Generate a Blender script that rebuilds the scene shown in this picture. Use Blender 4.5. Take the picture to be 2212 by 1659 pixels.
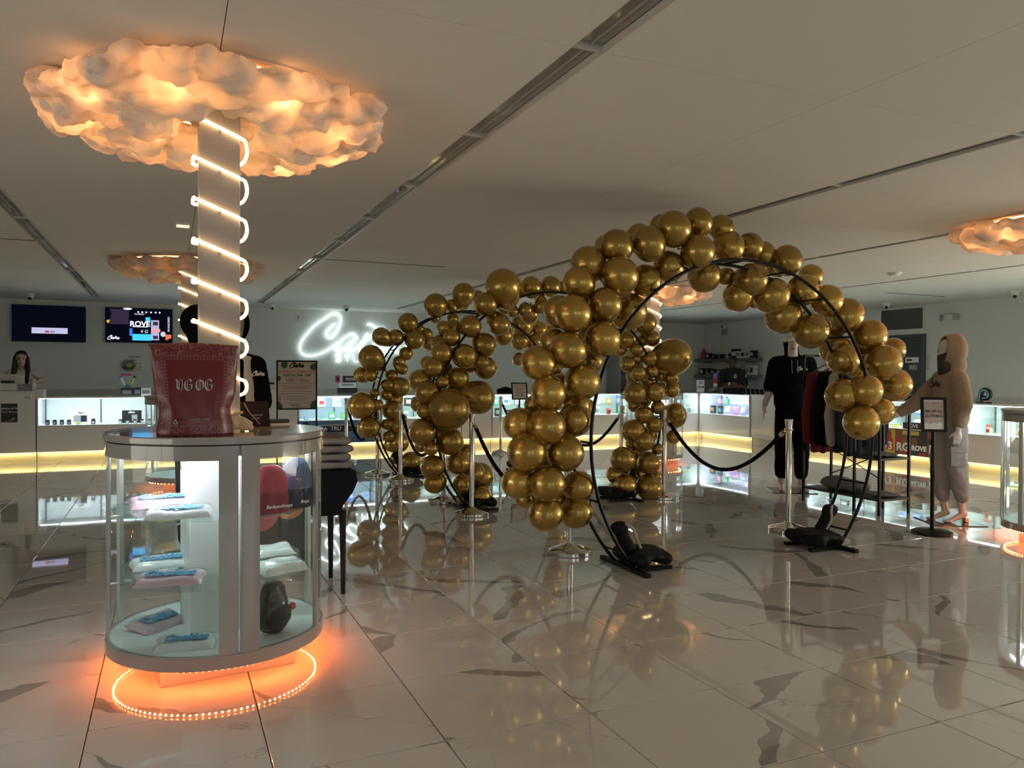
import bpy, bmesh, math, random
from mathutils import Vector, Matrix, noise
PI = math.pi
for o in list(bpy.data.objects):
    bpy.data.objects.remove(o, do_unlink=True)
sc = bpy.context.scene
COL = sc.collection

# ------------------------------------------------------------------ camera
F_PX, CAM_H = 1674.08, 1.355
YAW, PITCH, ROLL = 0.416, -0.0128167, -0.00502407
def _cam_axes():
    cy, sy, cp, sp = math.cos(YAW), math.sin(YAW), math.cos(PITCH), math.sin(PITCH)
    cr, sr = math.cos(ROLL), math.sin(ROLL)
    f = Vector((sy*cp, cy*cp, sp)); r = Vector((cy, -sy, 0)); d = f.cross(r)
    return r*cr + d*sr, -r*sr + d*cr, f
CR, CD, CF = _cam_axes()
cam_data = bpy.data.cameras.new('camera')
cam_data.sensor_fit = 'HORIZONTAL'; cam_data.sensor_width = 36.0
cam_data.lens = F_PX/2212*36.0; cam_data.clip_start = 0.05; cam_data.clip_end = 200
cam = bpy.data.objects.new('camera', cam_data); COL.objects.link(cam)
cam.matrix_world = Matrix(((CR.x, -CD.x, -CF.x, 0), (CR.y, -CD.y, -CF.y, 0), (CR.z, -CD.z, -CF.z, CAM_H), (0, 0, 0, 1)))
sc.camera = cam
def ray(px, py):
    return CR*((px-1106)/F_PX) + CD*((py-829.5)/F_PX) + CF
def at(px, py, Y):
    d = ray(px, py); return d*(Y/d.y) + Vector((0, 0, CAM_H))
def atx(px, py, X):
    d = ray(px, py); return d*(X/d.x) + Vector((0, 0, CAM_H))
def atz(px, py, z=0.0):
    d = ray(px, py); return d*((z-CAM_H)/d.z) + Vector((0, 0, CAM_H))
def depth(p):
    return (Vector(p)-Vector((0, 0, CAM_H))).dot(CF)

# ------------------------------------------------------------------ world, added window and side lamps, exposure
w = bpy.data.worlds.new('world'); sc.world = w; w.use_nodes = True
w.node_tree.nodes['Background'].inputs[0].default_value = (0.75, 0.86, 1.0, 1)
w.node_tree.nodes['Background'].inputs[1].default_value = 0.35
vs = sc.view_settings
vs.view_transform = 'Standard'; vs.look = 'None'; vs.gamma = 1.0; vs.use_curve_mapping = False
vs.exposure = 0.42
ASSUMED_DAY_ENERGY, SIDE_ENERGY = 9.0, 1420.0
def area(name, loc, sx, sy, energy, color, rot=(0, 0, 0), parent=None, spread=None):
    l = bpy.data.lights.new(name, 'AREA'); l.shape = 'RECTANGLE'; l.size = sx; l.size_y = sy
    l.energy = energy; l.color = color
    if spread: l.spread = spread
    o = bpy.data.objects.new(name, l); COL.objects.link(o); o.location = loc; o.rotation_euler = rot
    if parent: o.parent = parent
    return o
def point(name, loc, energy, color, radius=0.03, parent=None):
    l = bpy.data.lights.new(name, 'POINT'); l.energy = energy; l.color = color; l.shadow_soft_size = radius
    o = bpy.data.objects.new(name, l); COL.objects.link(o); o.location = loc
    if parent: o.parent = parent
    return o
# lamps at two assumed, unseen windows behind the camera, added for fill and highlights
for wx in (1.1, 4.4):
    area('assumed_daylight', (wx, -3.85, 1.45), 1.9, 1.9, ASSUMED_DAY_ENERGY, (1.0, 0.95, 0.88), (PI/2, 0, 0))
area('added_side_fill', (-6.9, 1.2, 0.0), 4.0, 8.0, SIDE_ENERGY*.16, (1.0, 0.85, 0.69), (0, PI+math.radians(35.0), 0))  # unseen side lamp, added to brighten the ceiling and floor
area('added_side_fill', (14.8, 1.2, 0.0), 4.0, 8.0, SIDE_ENERGY, (1.0, 0.85, 0.69), (0, PI+math.radians(-35.0), 0))  # stronger added lamp beyond the right wall, for the same lift

# ------------------------------------------------------------------ materials
MATS = {}
def mat(name, col=(0.8, 0.8, 0.8), rough=0.5, metal=0.0, emit=None, es=0.0, spec=0.5, coat=0.0, trans=0.0, alpha=1.0, sheen=0.0, coat_rough=0.03):
    if name in MATS: return MATS[name]
    m = bpy.data.materials.new(name); m.use_nodes = True
    b = m.node_tree.nodes['Principled BSDF']; i = b.inputs
    i['Base Color'].default_value = (*col, 1); i['Roughness'].default_value = rough; i['Metallic'].default_value = metal
    i['Specular IOR Level'].default_value = spec; i['Coat Weight'].default_value = coat; i['Coat Roughness'].default_value = coat_rough
    i['Transmission Weight'].default_value = trans; i['Alpha'].default_value = alpha; i['Sheen Weight'].default_value = sheen
    if emit:
        i['Emission Color'].default_value = (*emit, 1); i['Emission Strength'].default_value = es
    MATS[name] = m
    return m
def nodes(m): return m.node_tree.nodes, m.node_tree.links
def bump_noise(m, scale=30, strength=0.15, dist=0.01, coord='Object'):
    n, l = nodes(m)
    tc = n.new('ShaderNodeTexCoord'); t = n.new('ShaderNodeTexNoise'); t.inputs['Scale'].default_value = scale; t.inputs['Detail'].default_value = 3
    b = n.new('ShaderNodeBump'); b.inputs['Strength'].default_value = strength; b.inputs['Distance'].default_value = dist
    l.new(tc.outputs[coord], t.inputs['Vector']); l.new(t.outputs['Fac'], b.inputs['Height'])
    l.new(b.outputs['Normal'], n['Principled BSDF'].inputs['Normal'])
    return m
def glass_mat(name, tint=(0.93, 0.97, 0.96), refl=0.08, rough=0.01):
    if name in MATS: return MATS[name]
    m = bpy.data.materials.new(name); m.use_nodes = True; n, l = nodes(m); n.clear()
    out = n.new('ShaderNodeOutputMaterial'); mix = n.new('ShaderNodeMixShader')
    tr = n.new('ShaderNodeBsdfTransparent'); tr.inputs[0].default_value = (*tint, 1)
    gl = n.new('ShaderNodeBsdfGlossy'); gl.inputs['Roughness'].default_value = rough; gl.inputs['Color'].default_value = (1, 1, 1, 1)
    lw = n.new('ShaderNodeLayerWeight'); lw.inputs['Blend'].default_value = .5
    pw = n.new('ShaderNodeMath'); pw.operation = 'POWER'; pw.inputs[1].default_value = 4.0; l.new(lw.outputs['Facing'], pw.inputs[0])
    fr = n.new('ShaderNodeMath'); fr.operation = 'MULTIPLY_ADD'; fr.inputs[1].default_value = .65; fr.inputs[2].default_value = .035; l.new(pw.outputs[0], fr.inputs[0])
    l.new(fr.outputs[0], mix.inputs[0]); l.new(tr.outputs[0], mix.inputs[1]); l.new(gl.outputs[0], mix.inputs[2]); l.new(mix.outputs[0], out.inputs[0])
    MATS[name] = m
    return m
def emis(name, col, s):
    if name in MATS: return MATS[name]
    m = bpy.data.materials.new(name); m.use_nodes = True; n, l = nodes(m); n.clear()
    out = n.new('ShaderNodeOutputMaterial'); e = n.new('ShaderNodeEmission'); e.inputs[0].default_value = (*col, 1); e.inputs[1].default_value = s
    l.new(e.outputs[0], out.inputs[0]); MATS[name] = m
    return m

def marble():
    m = bpy.data.materials.new('polished_marble_tile'); m.use_nodes = True; n, l = nodes(m); b = n['Principled BSDF']
    tc = n.new('ShaderNodeTexCoord'); oi = n.new('ShaderNodeObjectInfo'); geo = n.new('ShaderNodeNewGeometry')
    cmb = n.new('ShaderNodeVectorMath'); cmb.operation = 'SCALE'; cmb.inputs[3].default_value = 37.0
    wn = n.new('ShaderNodeTexWhiteNoise'); wn.noise_dimensions = '3D'
    # every tile is cut from another part of the slab pattern
    loc = n.new('ShaderNodeVectorMath'); loc.operation = 'DIVIDE'; loc.inputs[1].default_value = (TILE, TILE, 1)
    off = n.new('ShaderNodeVectorMath'); off.operation = 'SUBTRACT'; off.inputs[1].default_value = (TX0/TILE, TY0/TILE, 0)
    fl = n.new('ShaderNodeVectorMath'); fl.operation = 'FLOOR'
    l.new(geo.outputs['Position'], loc.inputs[0]); l.new(loc.outputs[0], off.inputs[0]); l.new(off.outputs[0], fl.inputs[0])
    sx = n.new('ShaderNodeVectorMath'); sx.operation = 'MULTIPLY'; sx.inputs[1].default_value = (1, 1, 0); l.new(fl.outputs[0], sx.inputs[0])
    l.new(sx.outputs[0], wn.inputs['Vector'])
    l.new(wn.outputs['Color'], cmb.inputs[0])
    add = n.new('ShaderNodeVectorMath'); add.operation = 'ADD'
    l.new(geo.outputs['Position'], add.inputs[0]); l.new(cmb.outputs[0], add.inputs[1])
    def noise_tex(scale, detail, dist=0.0, vec=None, rough=0.5):
        t = n.new('ShaderNodeTexNoise'); t.inputs['Scale'].default_value = scale; t.inputs['Detail'].default_value = detail
        t.inputs['Distortion'].default_value = dist; t.inputs['Roughness'].default_value = rough; l.new(vec or add.outputs[0], t.inputs['Vector']); return t
    def math_(op, a, bb=None, c=None):
        k = n.new('ShaderNodeMath'); k.operation = op
        for j, v in enumerate((a, bb, c)):
            if v is None: continue
            if isinstance(v, (int, float)): k.inputs[j].default_value = v
            else: l.new(v, k.inputs[j])
        return k.outputs[0]
    # bold tapering veins: warped parallel bands whose direction and width change from tile to tile
    wsep = n.new('ShaderNodeSeparateColor'); l.new(wn.outputs['Color'], wsep.inputs[0])
    ang = math_('MULTIPLY_ADD', math_('GREATER_THAN', wsep.outputs[0], .55), 1.5, math_('MULTIPLY_ADD', wsep.outputs[1], .7, .55))
    psep = n.new('ShaderNodeSeparateXYZ'); l.new(geo.outputs['Position'], psep.inputs[0])
    warp = noise_tex(1.2, 4, 0.0, None, 0.6); jag = noise_tex(7.0, 3, 0.0)
    s_ = math_('ADD', math_('MULTIPLY', psep.outputs[0], math_('SINE', ang)), math_('MULTIPLY', psep.outputs[1], math_('COSINE', ang)))
    s_ = math_('ADD', s_, math_('MULTIPLY_ADD', warp.outputs['Fac'], .38, math_('MULTIPLY', jag.outputs['Fac'], .035)))
    fr_ = math_('FRACT', math_('ADD', math_('DIVIDE', s_, .72), wsep.outputs[2]))
    d1 = math_('ABSOLUTE', math_('SUBTRACT', fr_, .5))
    wid = noise_tex(0.9, 1.0)
    w1 = math_('MULTIPLY_ADD', math_('MAXIMUM', math_('SUBTRACT', wid.outputs['Fac'], 0.41), 0.0), 0.36, 0.0016)
    v1 = math_('SUBTRACT', 1.0, math_('MINIMUM', math_('DIVIDE', d1, w1), 1.0))
    mr = n.new('ShaderNodeMapRange'); mr.inputs[1].default_value = 0.0; mr.inputs[2].default_value = 0.15; l.new(v1, mr.inputs[0])
    vtone = noise_tex(5.0, 4)
    fine = noise_tex(2.2, 5, 1.2); d2 = math_('ABSOLUTE', math_('SUBTRACT', fine.outputs['Fac'], 0.5))
    gate = noise_tex(1.6, 1.0); g = math_('MAXIMUM', math_('SUBTRACT', gate.outputs['Fac'], 0.52), 0.0)
    v2 = math_('MULTIPLY', math_('SUBTRACT', 1.0, math_('MINIMUM', math_('DIVIDE', d2, 0.006), 1.0)), math_('MINIMUM', math_('MULTIPLY', g, 9.0), 1.0))
    cl = noise_tex(1.3, 4)
    ramp = n.new('ShaderNodeMix'); ramp.data_type = 'RGBA'
    ramp.inputs[6].default_value = (0.66, 0.625, 0.58, 1); ramp.inputs[7].default_value = (0.73, 0.695, 0.655, 1); l.new(cl.outputs['Fac'], ramp.inputs[0])
    mx = n.new('ShaderNodeMix'); mx.data_type = 'RGBA'; mx.inputs[7].default_value = (0.27, 0.255, 0.235, 1)
    l.new(math_('MULTIPLY', mr.outputs[0], math_('MULTIPLY_ADD', vtone.outputs['Fac'], .8, .35)), mx.inputs[0]); l.new(ramp.outputs[2], mx.inputs[6])
    mx2 = n.new('ShaderNodeMix'); mx2.data_type = 'RGBA'; mx2.inputs[7].default_value = (0.30, 0.28, 0.255, 1)
    l.new(math_('MULTIPLY', v2, 0.55), mx2.inputs[0]); l.new(mx.outputs[2], mx2.inputs[6])
    l.new(mx2.outputs[2], b.inputs['Base Color'])
    b.inputs['Roughness'].default_value = 0.035; b.inputs['IOR'].default_value = 1.62; b.inputs['Coat Weight'].default_value = 0.6; b.inputs['Coat Roughness'].default_value = 0.02
    bn = noise_tex(2.5, 1.0); bp = n.new('ShaderNodeBump'); bp.inputs['Strength'].default_value = 0.012; bp.inputs['Distance'].default_value = 0.05
    l.new(bn.outputs['Fac'], bp.inputs['Height']); l.new(bp.outputs[0], b.inputs['Normal'])
    return m
TILE, TX0, TY0 = 0.609, 0.933, 3.303

# ------------------------------------------------------------------ mesh helpers
class MB:
    def __init__(s): s.v = []; s.f = []; s.uv = None
    def add(s, v, f):
        k = len(s.v); s.v += [tuple(p) for p in v]; s.f += [tuple(i+k for i in q) for q in f]; return s
    def box(s, x0, x1, y0, y1, z0, z1, M=None):
        v = [Vector(p) for p in ((x0,y0,z0),(x1,y0,z0),(x1,y1,z0),(x0,y1,z0),(x0,y0,z1),(x1,y0,z1),(x1,y1,z1),(x0,y1,z1))]
        if M: v = [M @ p for p in v]
        return s.add(v, ((0,3,2,1),(4,5,6,7),(0,1,5,4),(1,2,6,5),(2,3,7,6),(3,0,4,7)))
    def rbox(s, x0, x1, y0, y1, z0, z1, b=0.01, M=None):
        # box with chamfered vertical and top edges
        def ring(i, z): return [(x0+i+b*0, y0+i+b, z), (x0+i+b, y0+i, z), (x1-i-b, y0+i, z), (x1-i, y0+i+b, z), (x1-i, y1-i-b, z), (x1-i-b, y1-i, z), (x0+i+b, y1-i, z), (x0+i, y1-i-b, z)]
        rs = [ring(b*0.7, z0), ring(0, z0+b), ring(0, z1-b), ring(b*0.7, z1)]
        v = [Vector(p) for r in rs for p in r]
        if M: v = [M @ p for p in v]
        f = [tuple(range(7, -1, -1)), tuple(range(24, 32))]
        for k in range(3):
            for j in range(8): f.append((k*8+j, k*8+(j+1) % 8, (k+1)*8+(j+1) % 8, (k+1)*8+j))
        return s.add(v, f)
    def lathe(s, prof, n=24, M=None, a0=0, a1=2*PI, cap=True):
        full = abs(a1-a0-2*PI) < 1e-6; m = n if full else n+1
        v = []
        for r, z in prof:
            for j in range(m):
                a = a0+(a1-a0)*j/n; v.append(Vector((r*math.cos(a), r*math.sin(a), z)))
        if M: v = [M @ p for p in v]
        f = []
        for k in range(len(prof)-1):
            for j in range(n):
                j2 = (j+1) % m if full else j+1
                f.append((k*m+j, k*m+j2, (k+1)*m+j2, (k+1)*m+j))
        if full and cap:
            if prof[0][0] > 1e-5: f.append(tuple(range(m-1, -1, -1)))
            if prof[-1][0] > 1e-5: f.append(tuple((len(prof)-1)*m+j for j in range(m)))
        return s.add(v, f)
    def arc(s, r0, r1, z0, z1, a0, a1, n=16):
        # solid ring sector
        v = []
        for j in range(n+1):
            a = a0+(a1-a0)*j/n; c, q = math.cos(a), math.sin(a)
            v += [(r0*c, r0*q, z0), (r1*c, r1*q, z0), (r1*c, r1*q, z1), (r0*c, r0*q, z1)]
        f = []
        for j in range(n):
            k = j*4
            for e in range(4): f.append((k+e, k+4+e, k+4+(e+1) % 4, k+(e+1) % 4))
        f.append((0, 1, 2, 3)); k = n*4; f.append((k+3, k+2, k+1, k))
        return s.add(v, f)
    def sector(s, r, z0, z1, a0, a1, n=24):
        pts = [(0, 0)]+[(r*math.cos(a0+(a1-a0)*j/n), r*math.sin(a0+(a1-a0)*j/n)) for j in range(n+1)]
        return s.prism(pts, z0, z1)
    def prism(s, pts, z0, z1, M=None):
        n = len(pts); v = [Vector((x, y, z0)) for x, y in pts]+[Vector((x, y, z1)) for x, y in pts]
        if M: v = [M @ p for p in v]
        f = [tuple(range(n-1, -1, -1)), tuple(range(n, 2*n))]+[(j, (j+1) % n, n+(j+1) % n, n+j) for j in range(n)]
        return s.add(v, f)
    def plate(s, pts, y0, y1):
        # outline in x,z extruded along y
        n = len(pts); v = [(x, y0, z) for x, z in pts]+[(x, y1, z) for x, z in pts]
        return s.add(v, [tuple(range(n)), tuple(range(2*n-1, n-1, -1))]+[((j+1) % n, j, n+j, n+(j+1) % n) for j in range(n)])
    def tube(s, path, r, n=8, closed=False, caps=True):
        P = [Vector(p) for p in path]; m = len(P)
        rr = r if isinstance(r, (list, tuple)) else [r]*m
        T = []
        for i in range(m):
            a = P[i-1] if (i > 0 or closed) else P[i]; b = P[(i+1) % m] if (i < m-1 or closed) else P[i]
            t = (b-a); T.append(t.normalized() if t.length > 1e-9 else Vector((0, 0, 1)))
        up = Vector((0, 0, 1)) if abs(T[0].z) < 0.9 else Vector((1, 0, 0))
        N = (up - T[0]*up.dot(T[0])).normalized()
        v = []
        for i in range(m):
            N = (N - T[i]*N.dot(T[i]));
            N = N.normalized() if N.length > 1e-6 else Vector((1, 0, 0))
            Bn = T[i].cross(N)
            for j in range(n):
                a = 2*PI*j/n; v.append(P[i] + (N*math.cos(a)+Bn*math.sin(a))*rr[i])
        f = []
        for i in range(m if closed else m-1):
            i2 = (i+1) % m
            for j in range(n): f.append((i*n+j, i*n+(j+1) % n, i2*n+(j+1) % n, i2*n+j))
        if caps and not closed:
            f.append(tuple(range(n-1, -1, -1))); f.append(tuple((m-1)*n+j for j in range(n)))
        return s.add(v, f)
    def ball(s, c, r, seg=16, rings=10):
        rx, ry, rz = (r, r, r) if isinstance(r, (int, float)) else r
        prof = [(math.sin(PI*k/rings), -math.cos(PI*k/rings)) for k in range(rings+1)]
        M = Matrix.Translation(c) @ Matrix.Diagonal((rx, ry, rz, 1))
        return s.lathe([(max(p[0], 1e-6), p[1]) for p in prof], seg, M, cap=False)
    def ribbon(s, path, w, y=0.0, ang=None, th=0.0008):
        # flat lettering stroke in the x,z plane; ang = broad-nib angle, else round pen
        P = [Vector((p[0], p[1])) for p in path]; m = len(P); W = w if isinstance(w, (list, tuple)) else [w]*m
        L, R = [], []
        for i in range(m):
            if ang is None:
                t = (P[min(i+1, m-1)]-P[max(i-1, 0)]); t = t.normalized() if t.length > 0 else Vector((1, 0)); nrm = Vector((-t.y, t.x))
            else: nrm = Vector((math.cos(ang), math.sin(ang)))
            L.append(P[i]+nrm*W[i]/2); R.append(P[i]-nrm*W[i]/2)
        for i in range(m-1):
            q = [L[i], L[i+1], R[i+1], R[i]]
            v = [(a.x, y-th, a.y) for a in q]+[(a.x, y, a.y) for a in q]
            s.add(v, ((0,1,2,3),(7,6,5,4),(0,4,5,1),(1,5,6,2),(2,6,7,3),(3,7,4,0)))
        return s
    def mesh(s, name, smooth=None):
        me = bpy.data.meshes.new(name); me.from_pydata(s.v, [], s.f)
        bm = bmesh.new(); bm.from_mesh(me); bmesh.ops.recalc_face_normals(bm, faces=bm.faces); bm.to_mesh(me); bm.free()
        if smooth is not None:
            me.polygons.foreach_set('use_smooth', [True]*len(me.polygons))
            me.set_sharp_from_angle(angle=smooth)
        me.update(); return me
def link(name, me, m, parent=None, loc=None, rot=None):
    o = bpy.data.objects.new(name, me); COL.objects.link(o)
    if m and not me.materials: me.materials.append(m)
    if parent: o.parent = parent
    if loc is not None: o.location = loc
    if rot is not None: o.rotation_euler = rot
    return o
def obj(name, mb, m, parent=None, loc=None, rot=None, smooth=0.6):
    return link(name, mb.mesh(name, smooth), m, parent, loc, rot)
def tag(o, label, cat, group=None):
    o['label'] = label; o['category'] = cat
    if group: o['group'] = group
    return o
def thing(name, label, cat, loc=(0, 0, 0), rz=0.0, group=None):
    o = bpy.data.objects.new(name, None); o.empty_display_size = 0.1; COL.objects.link(o)
    o.location = loc; o.rotation_euler = (0, 0, rz); return tag(o, label, cat, group)
def struct(o): o['kind'] = 'structure'; return o
def stuff(o): o['kind'] = 'stuff'; return o
def copy_tree(o, parent=None):
    c = o.copy(); COL.objects.link(c); c.parent = parent
    for ch in list(o.children): copy_tree(ch, c)
    return c
_WS = bpy.data.scenes.new('workbench')
def evaluated(t):
    # evaluate one object alone, away from the big scene
    _WS.collection.objects.link(t); vl = _WS.view_layers[0]; vl.update()
    me = bpy.data.meshes.new_from_object(t.evaluated_get(vl.depsgraph)); _WS.collection.objects.unlink(t)
    return me
def text(name, s, size, loc, m, parent=None, rz=0.0, align='CENTER', bold=0.0, shear=0.0, sx=1.0, rx=PI/2, ry=0.0, th=0.0006, spacing=1.0):
    cu = bpy.data.curves.new(name, 'FONT'); cu.body = s; cu.size = size; cu.align_x = align; cu.align_y = 'CENTER'
    cu.offset = bold; cu.shear = shear; cu.extrude = th; cu.resolution_u = 3; cu.space_character = spacing
    t = bpy.data.objects.new(name, cu); me = evaluated(t)
    bpy.data.objects.remove(t, do_unlink=True); bpy.data.curves.remove(cu)
    me.materials.clear(); me.materials.append(m)
    o = link(name, me, None, parent, loc, (rx, ry, rz)); o.scale = (sx, 1, 1)
    return o
def smooth_path(pts, n=6, closed=False):
    P = [Vector(p) for p in pts]; out = []; m = len(P)
    for i in range(m if closed else m-1):
        if closed: p0, p1, p2, p3 = P[i-1], P[i], P[(i+1) % m], P[(i+2) % m]
        else: p0, p1, p2, p3 = P[max(i-1, 0)], P[i], P[i+1], P[min(i+2, m-1)]
        for k in range(n):
            t = k/n
            out.append(0.5*((2*p1)+(-p0+p2)*t+(2*p0-5*p1+4*p2-p3)*t*t+(-p0+3*p1-3*p2+p3)*t**3))
    if not closed: out.append(P[-1])
    return out
def blob(name, prims, m, parent=None, voxel=0.012, it=4, loc=None, rot=None, disp=0.0):
    # continuous surface grown over capsules ('c', p0, p1, r0, r1) and ellipsoids ('e', centre, radii)
    mb = MB()
    for p in prims:
        if p[0] == 'c':
            a, b = Vector(p[1]), Vector(p[2]); r0, r1 = p[3], p[4]; d = b-a; L = max(d.length, 1e-5)
            prof = [(r0*math.sin(PI/2*k/4)+1e-6, -r0*math.cos(PI/2*k/4)) for k in range(5)]+[(r1*math.cos(PI/2*k/4)+1e-6, L+r1*math.sin(PI/2*k/4)) for k in range(5)]
            M = Matrix.Translation(a) @ d.to_track_quat('Z', 'Y').to_matrix().to_4x4()
            if len(p) > 5: M = M @ Matrix.Diagonal((p[5][0], p[5][1], 1, 1))
            mb.lathe(prof, 12, M, cap=False)
        else:
            mb.ball(p[1], p[2], 16, 10)
    me = mb.mesh(name+'_tmp'); bm = bmesh.new(); bm.from_mesh(me); bmesh.ops.remove_doubles(bm, verts=bm.verts, dist=1e-5); bm.to_mesh(me); bm.free()
    t = bpy.data.objects.new('tmp', me)
    r = t.modifiers.new('r', 'REMESH'); r.mode = 'VOXEL'; r.voxel_size = voxel
    s = t.modifiers.new('s', 'SMOOTH'); s.iterations = it; s.factor = 0.5
    out = evaluated(t)
    bpy.data.objects.remove(t, do_unlink=True); bpy.data.meshes.remove(me)
    if disp:
        for v in out.vertices:
            v.co += v.normal*disp*(noise.noise(v.co*9)+0.5*noise.noise(v.co*21))
    out.polygons.foreach_set('use_smooth', [True]*len(out.polygons)); out.name = name
    return link(name, out, m, parent, loc, rot)
ORD = ['first', 'second', 'third', 'fourth', 'fifth', 'sixth', 'seventh', 'eighth', 'ninth', 'tenth', 'eleventh', 'twelfth', 'thirteenth', 'fourteenth', 'fifteenth', 'sixteenth']

M_WALL = bump_noise(mat('wall_paint', (0.76, 0.79, 0.765), 0.75), 60, 0.05, 0.004)
M_CEIL = bump_noise(mat('ceiling_paint', (0.74, 0.71, 0.665), 0.8), 50, 0.05, 0.004)
M_GAP = mat('joint_shadow_paint', (0.10, 0.095, 0.085), 0.9)
M_WHITE = mat('white_laminate', (0.72, 0.70, 0.68), 0.16, coat=0.4)
M_WHITEIN = mat('white_inner_panel', (0.70, 0.72, 0.73), 0.35)
M_BLACK = mat('black_powder_coat', (0.006, 0.006, 0.006), 0.42, spec=.22)
M_BLKPL = mat('black_plastic', (0.008, 0.008, 0.009), 0.3, spec=.3)
M_CHROME = mat('polished_chrome', (0.72, 0.69, 0.66), 0.06, 1.0)
M_ALU = mat('brushed_aluminium', (0.62, 0.62, 0.61), 0.28, 0.9)
M_GLASS = glass_mat('clear_glass')
M_GLASSG = glass_mat('green_edge_glass', (0.86, 0.95, 0.92))
M_TEXTW = mat('white_print', (0.85, 0.85, 0.85), 0.5)
M_TEXTK = mat('black_print', (0.01, 0.01, 0.01), 0.5)
M_PAPER = mat('white_paper', (0.78, 0.77, 0.74), 0.7)
# ------------------------------------------------------------------ room shell
XL, XR, YB, YF, ZC = -4.6, 12.5, 16.15, -3.5, 2.65
random.seed(7)
floor = struct(obj('floor', MB().box(XL, XR, YF, YB, -0.12, -0.0075), mat('grout', (0.10, 0.085, 0.07), 0.8), smooth=None))
M_TILE = marble()
g = 0.0022; b = 0.0016; h = TILE/2-g
tile_mb = MB(); tile_mb.add([(-h,-h,-.0075),(h,-h,-.0075),(h,h,-.0075),(-h,h,-.0075),(-h,-h,-b),(h,-h,-b),(h,h,-b),(-h,h,-b),(-h+b,-h+b,0),(h-b,-h+b,0),(h-b,h-b,0),(-h+b,h-b,0)],
    [(0,3,2,1),(0,1,5,4),(1,2,6,5),(2,3,7,6),(3,0,4,7),(4,5,9,8),(5,6,10,9),(6,7,11,10),(7,4,8,11),(8,9,10,11)])
tile_me = tile_mb.mesh('tile')
cells = []
for i in range(-12, 24):
    for j in range(-14, 26):
        x = TX0+(i+.5)*TILE; y = TY0+(j+.5)*TILE
        if x-h < XL or x+h > XR or y-h < YF or y+h > YB: continue
        p = Vector((x, y, 0))-Vector((0, 0, CAM_H)); d = p.dot(CF)
        vis = d > 0.3 and abs(p.dot(CR)/d) < 0.72 and abs(p.dot(CD)/d) < 0.62
        cells.append((0 if vis else 1, p.length, x, y))
cells.sort()
rest = MB()
for k, (nv, dd, x, y) in enumerate(cells):
    if k < 300 and not nv: link('tile', tile_me, M_TILE, floor, (x, y, 0))
    else: rest.add([(vx+x, vy+y, vz) for vx, vy, vz in tile_mb.v], tile_mb.f)
# cut tiles along the walls
for x0, x1, y0, y1 in ((max(c[2] for c in cells)+TILE/2, XR, YF, YB), (XL, max(c[2] for c in cells)+TILE/2, max(c[3] for c in cells)+TILE/2, YB)):
    rest.box(x0+.002, x1, y0+.002, y1, -.0075, 0)
stuff(obj('tile_field', rest, M_TILE, floor, smooth=None))

wall_back = struct(obj('wall_back', MB().box(XL-.2, XR+.2, YB, YB+.2, -.12, ZC+.4), M_WALL, smooth=None))
def side_wall(name, x0, x1, y0, y1):
    m_ = MB().box(x0, x1, YF, y0, -.12, ZC+.4)
    m_.box(x0, x1, y1, YB, -.12, ZC+.4); m_.box(x0, x1, y0, y1, 2.55, ZC+.4); m_.box(x0, x1, y0, y1, -.12, .25)
    return struct(obj(name, m_, M_WALL, smooth=None))
wall_right = side_wall('wall_right', XR, XR+.2, -2.4, 4.4)
wall_left = side_wall('wall_left', XL-.2, XL, -2.4, 4.4)
for k, x in ((3, XL-.1), (4, XR+.1)):  # side windows and their wall openings added out of view, admitting the fill light
    fr = MB()
    for y in (-2.4, -.73, .94, 2.61, 4.35): fr.box(-.03, .03, y, y+.05, .25, 2.55)
    for z in (.25, 2.50): fr.box(-.03, .03, -2.4, 4.4, z, z+.05)
    wn = struct(obj('window_%d' % k, fr, M_ALU, None, (x, 0, 0), smooth=None))
    for y in (-2.35, -.68, .99, 2.66): obj('pane', MB().box(-.004, .004, y, y+1.62, .30, 2.50), M_GLASS, wn, smooth=None)
wf = MB()
for x0, x1, z0, z1 in ((XL-.2, .0, -.12, ZC+.4), (2.2, 3.3, -.12, ZC+.4), (5.5, XR+.2, -.12, ZC+.4), (.0, 2.2, 2.58, ZC+.4), (.0, 2.2, -.12, .2), (3.3, 5.5, 2.58, ZC+.4), (3.3, 5.5, -.12, .2)):
    wf.box(x0, x1, YF-.2, YF, z0, z1)
wall_front = struct(obj('wall_front', wf, M_WALL, smooth=None))
for k, x in enumerate((1.1, 4.4)):  # assumed front windows, unseen; their wall openings are added with them
    fr = MB()
    for a, c in ((-1.1, -1.05), (1.05, 1.1), (-.03, .03)): fr.box(a, c, -.03, .03, .2, 2.58)
    for a, c in ((.2, .25), (2.53, 2.58)): fr.box(-1.1, 1.1, -.03, .03, a, c)
    wn = struct(obj('window_%d' % (k+1), fr, M_ALU, None, (x, YF-.1, 0), smooth=None))
    for s in (-1, 1): obj('pane', MB().box(s*.54-.51, s*.54+.51, -.004, .004, .25, 2.53), M_GLASS, wn, smooth=None)
trim_b = struct(obj('baseboard_back', MB().box(XL, XR, YB-.015, YB, 0, .1), M_WHITE, smooth=None))
trim_r = struct(obj('baseboard_right', MB().box(XR-.015, XR, YF, YB-.015, 0, .1), M_WHITE, smooth=None))

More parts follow.
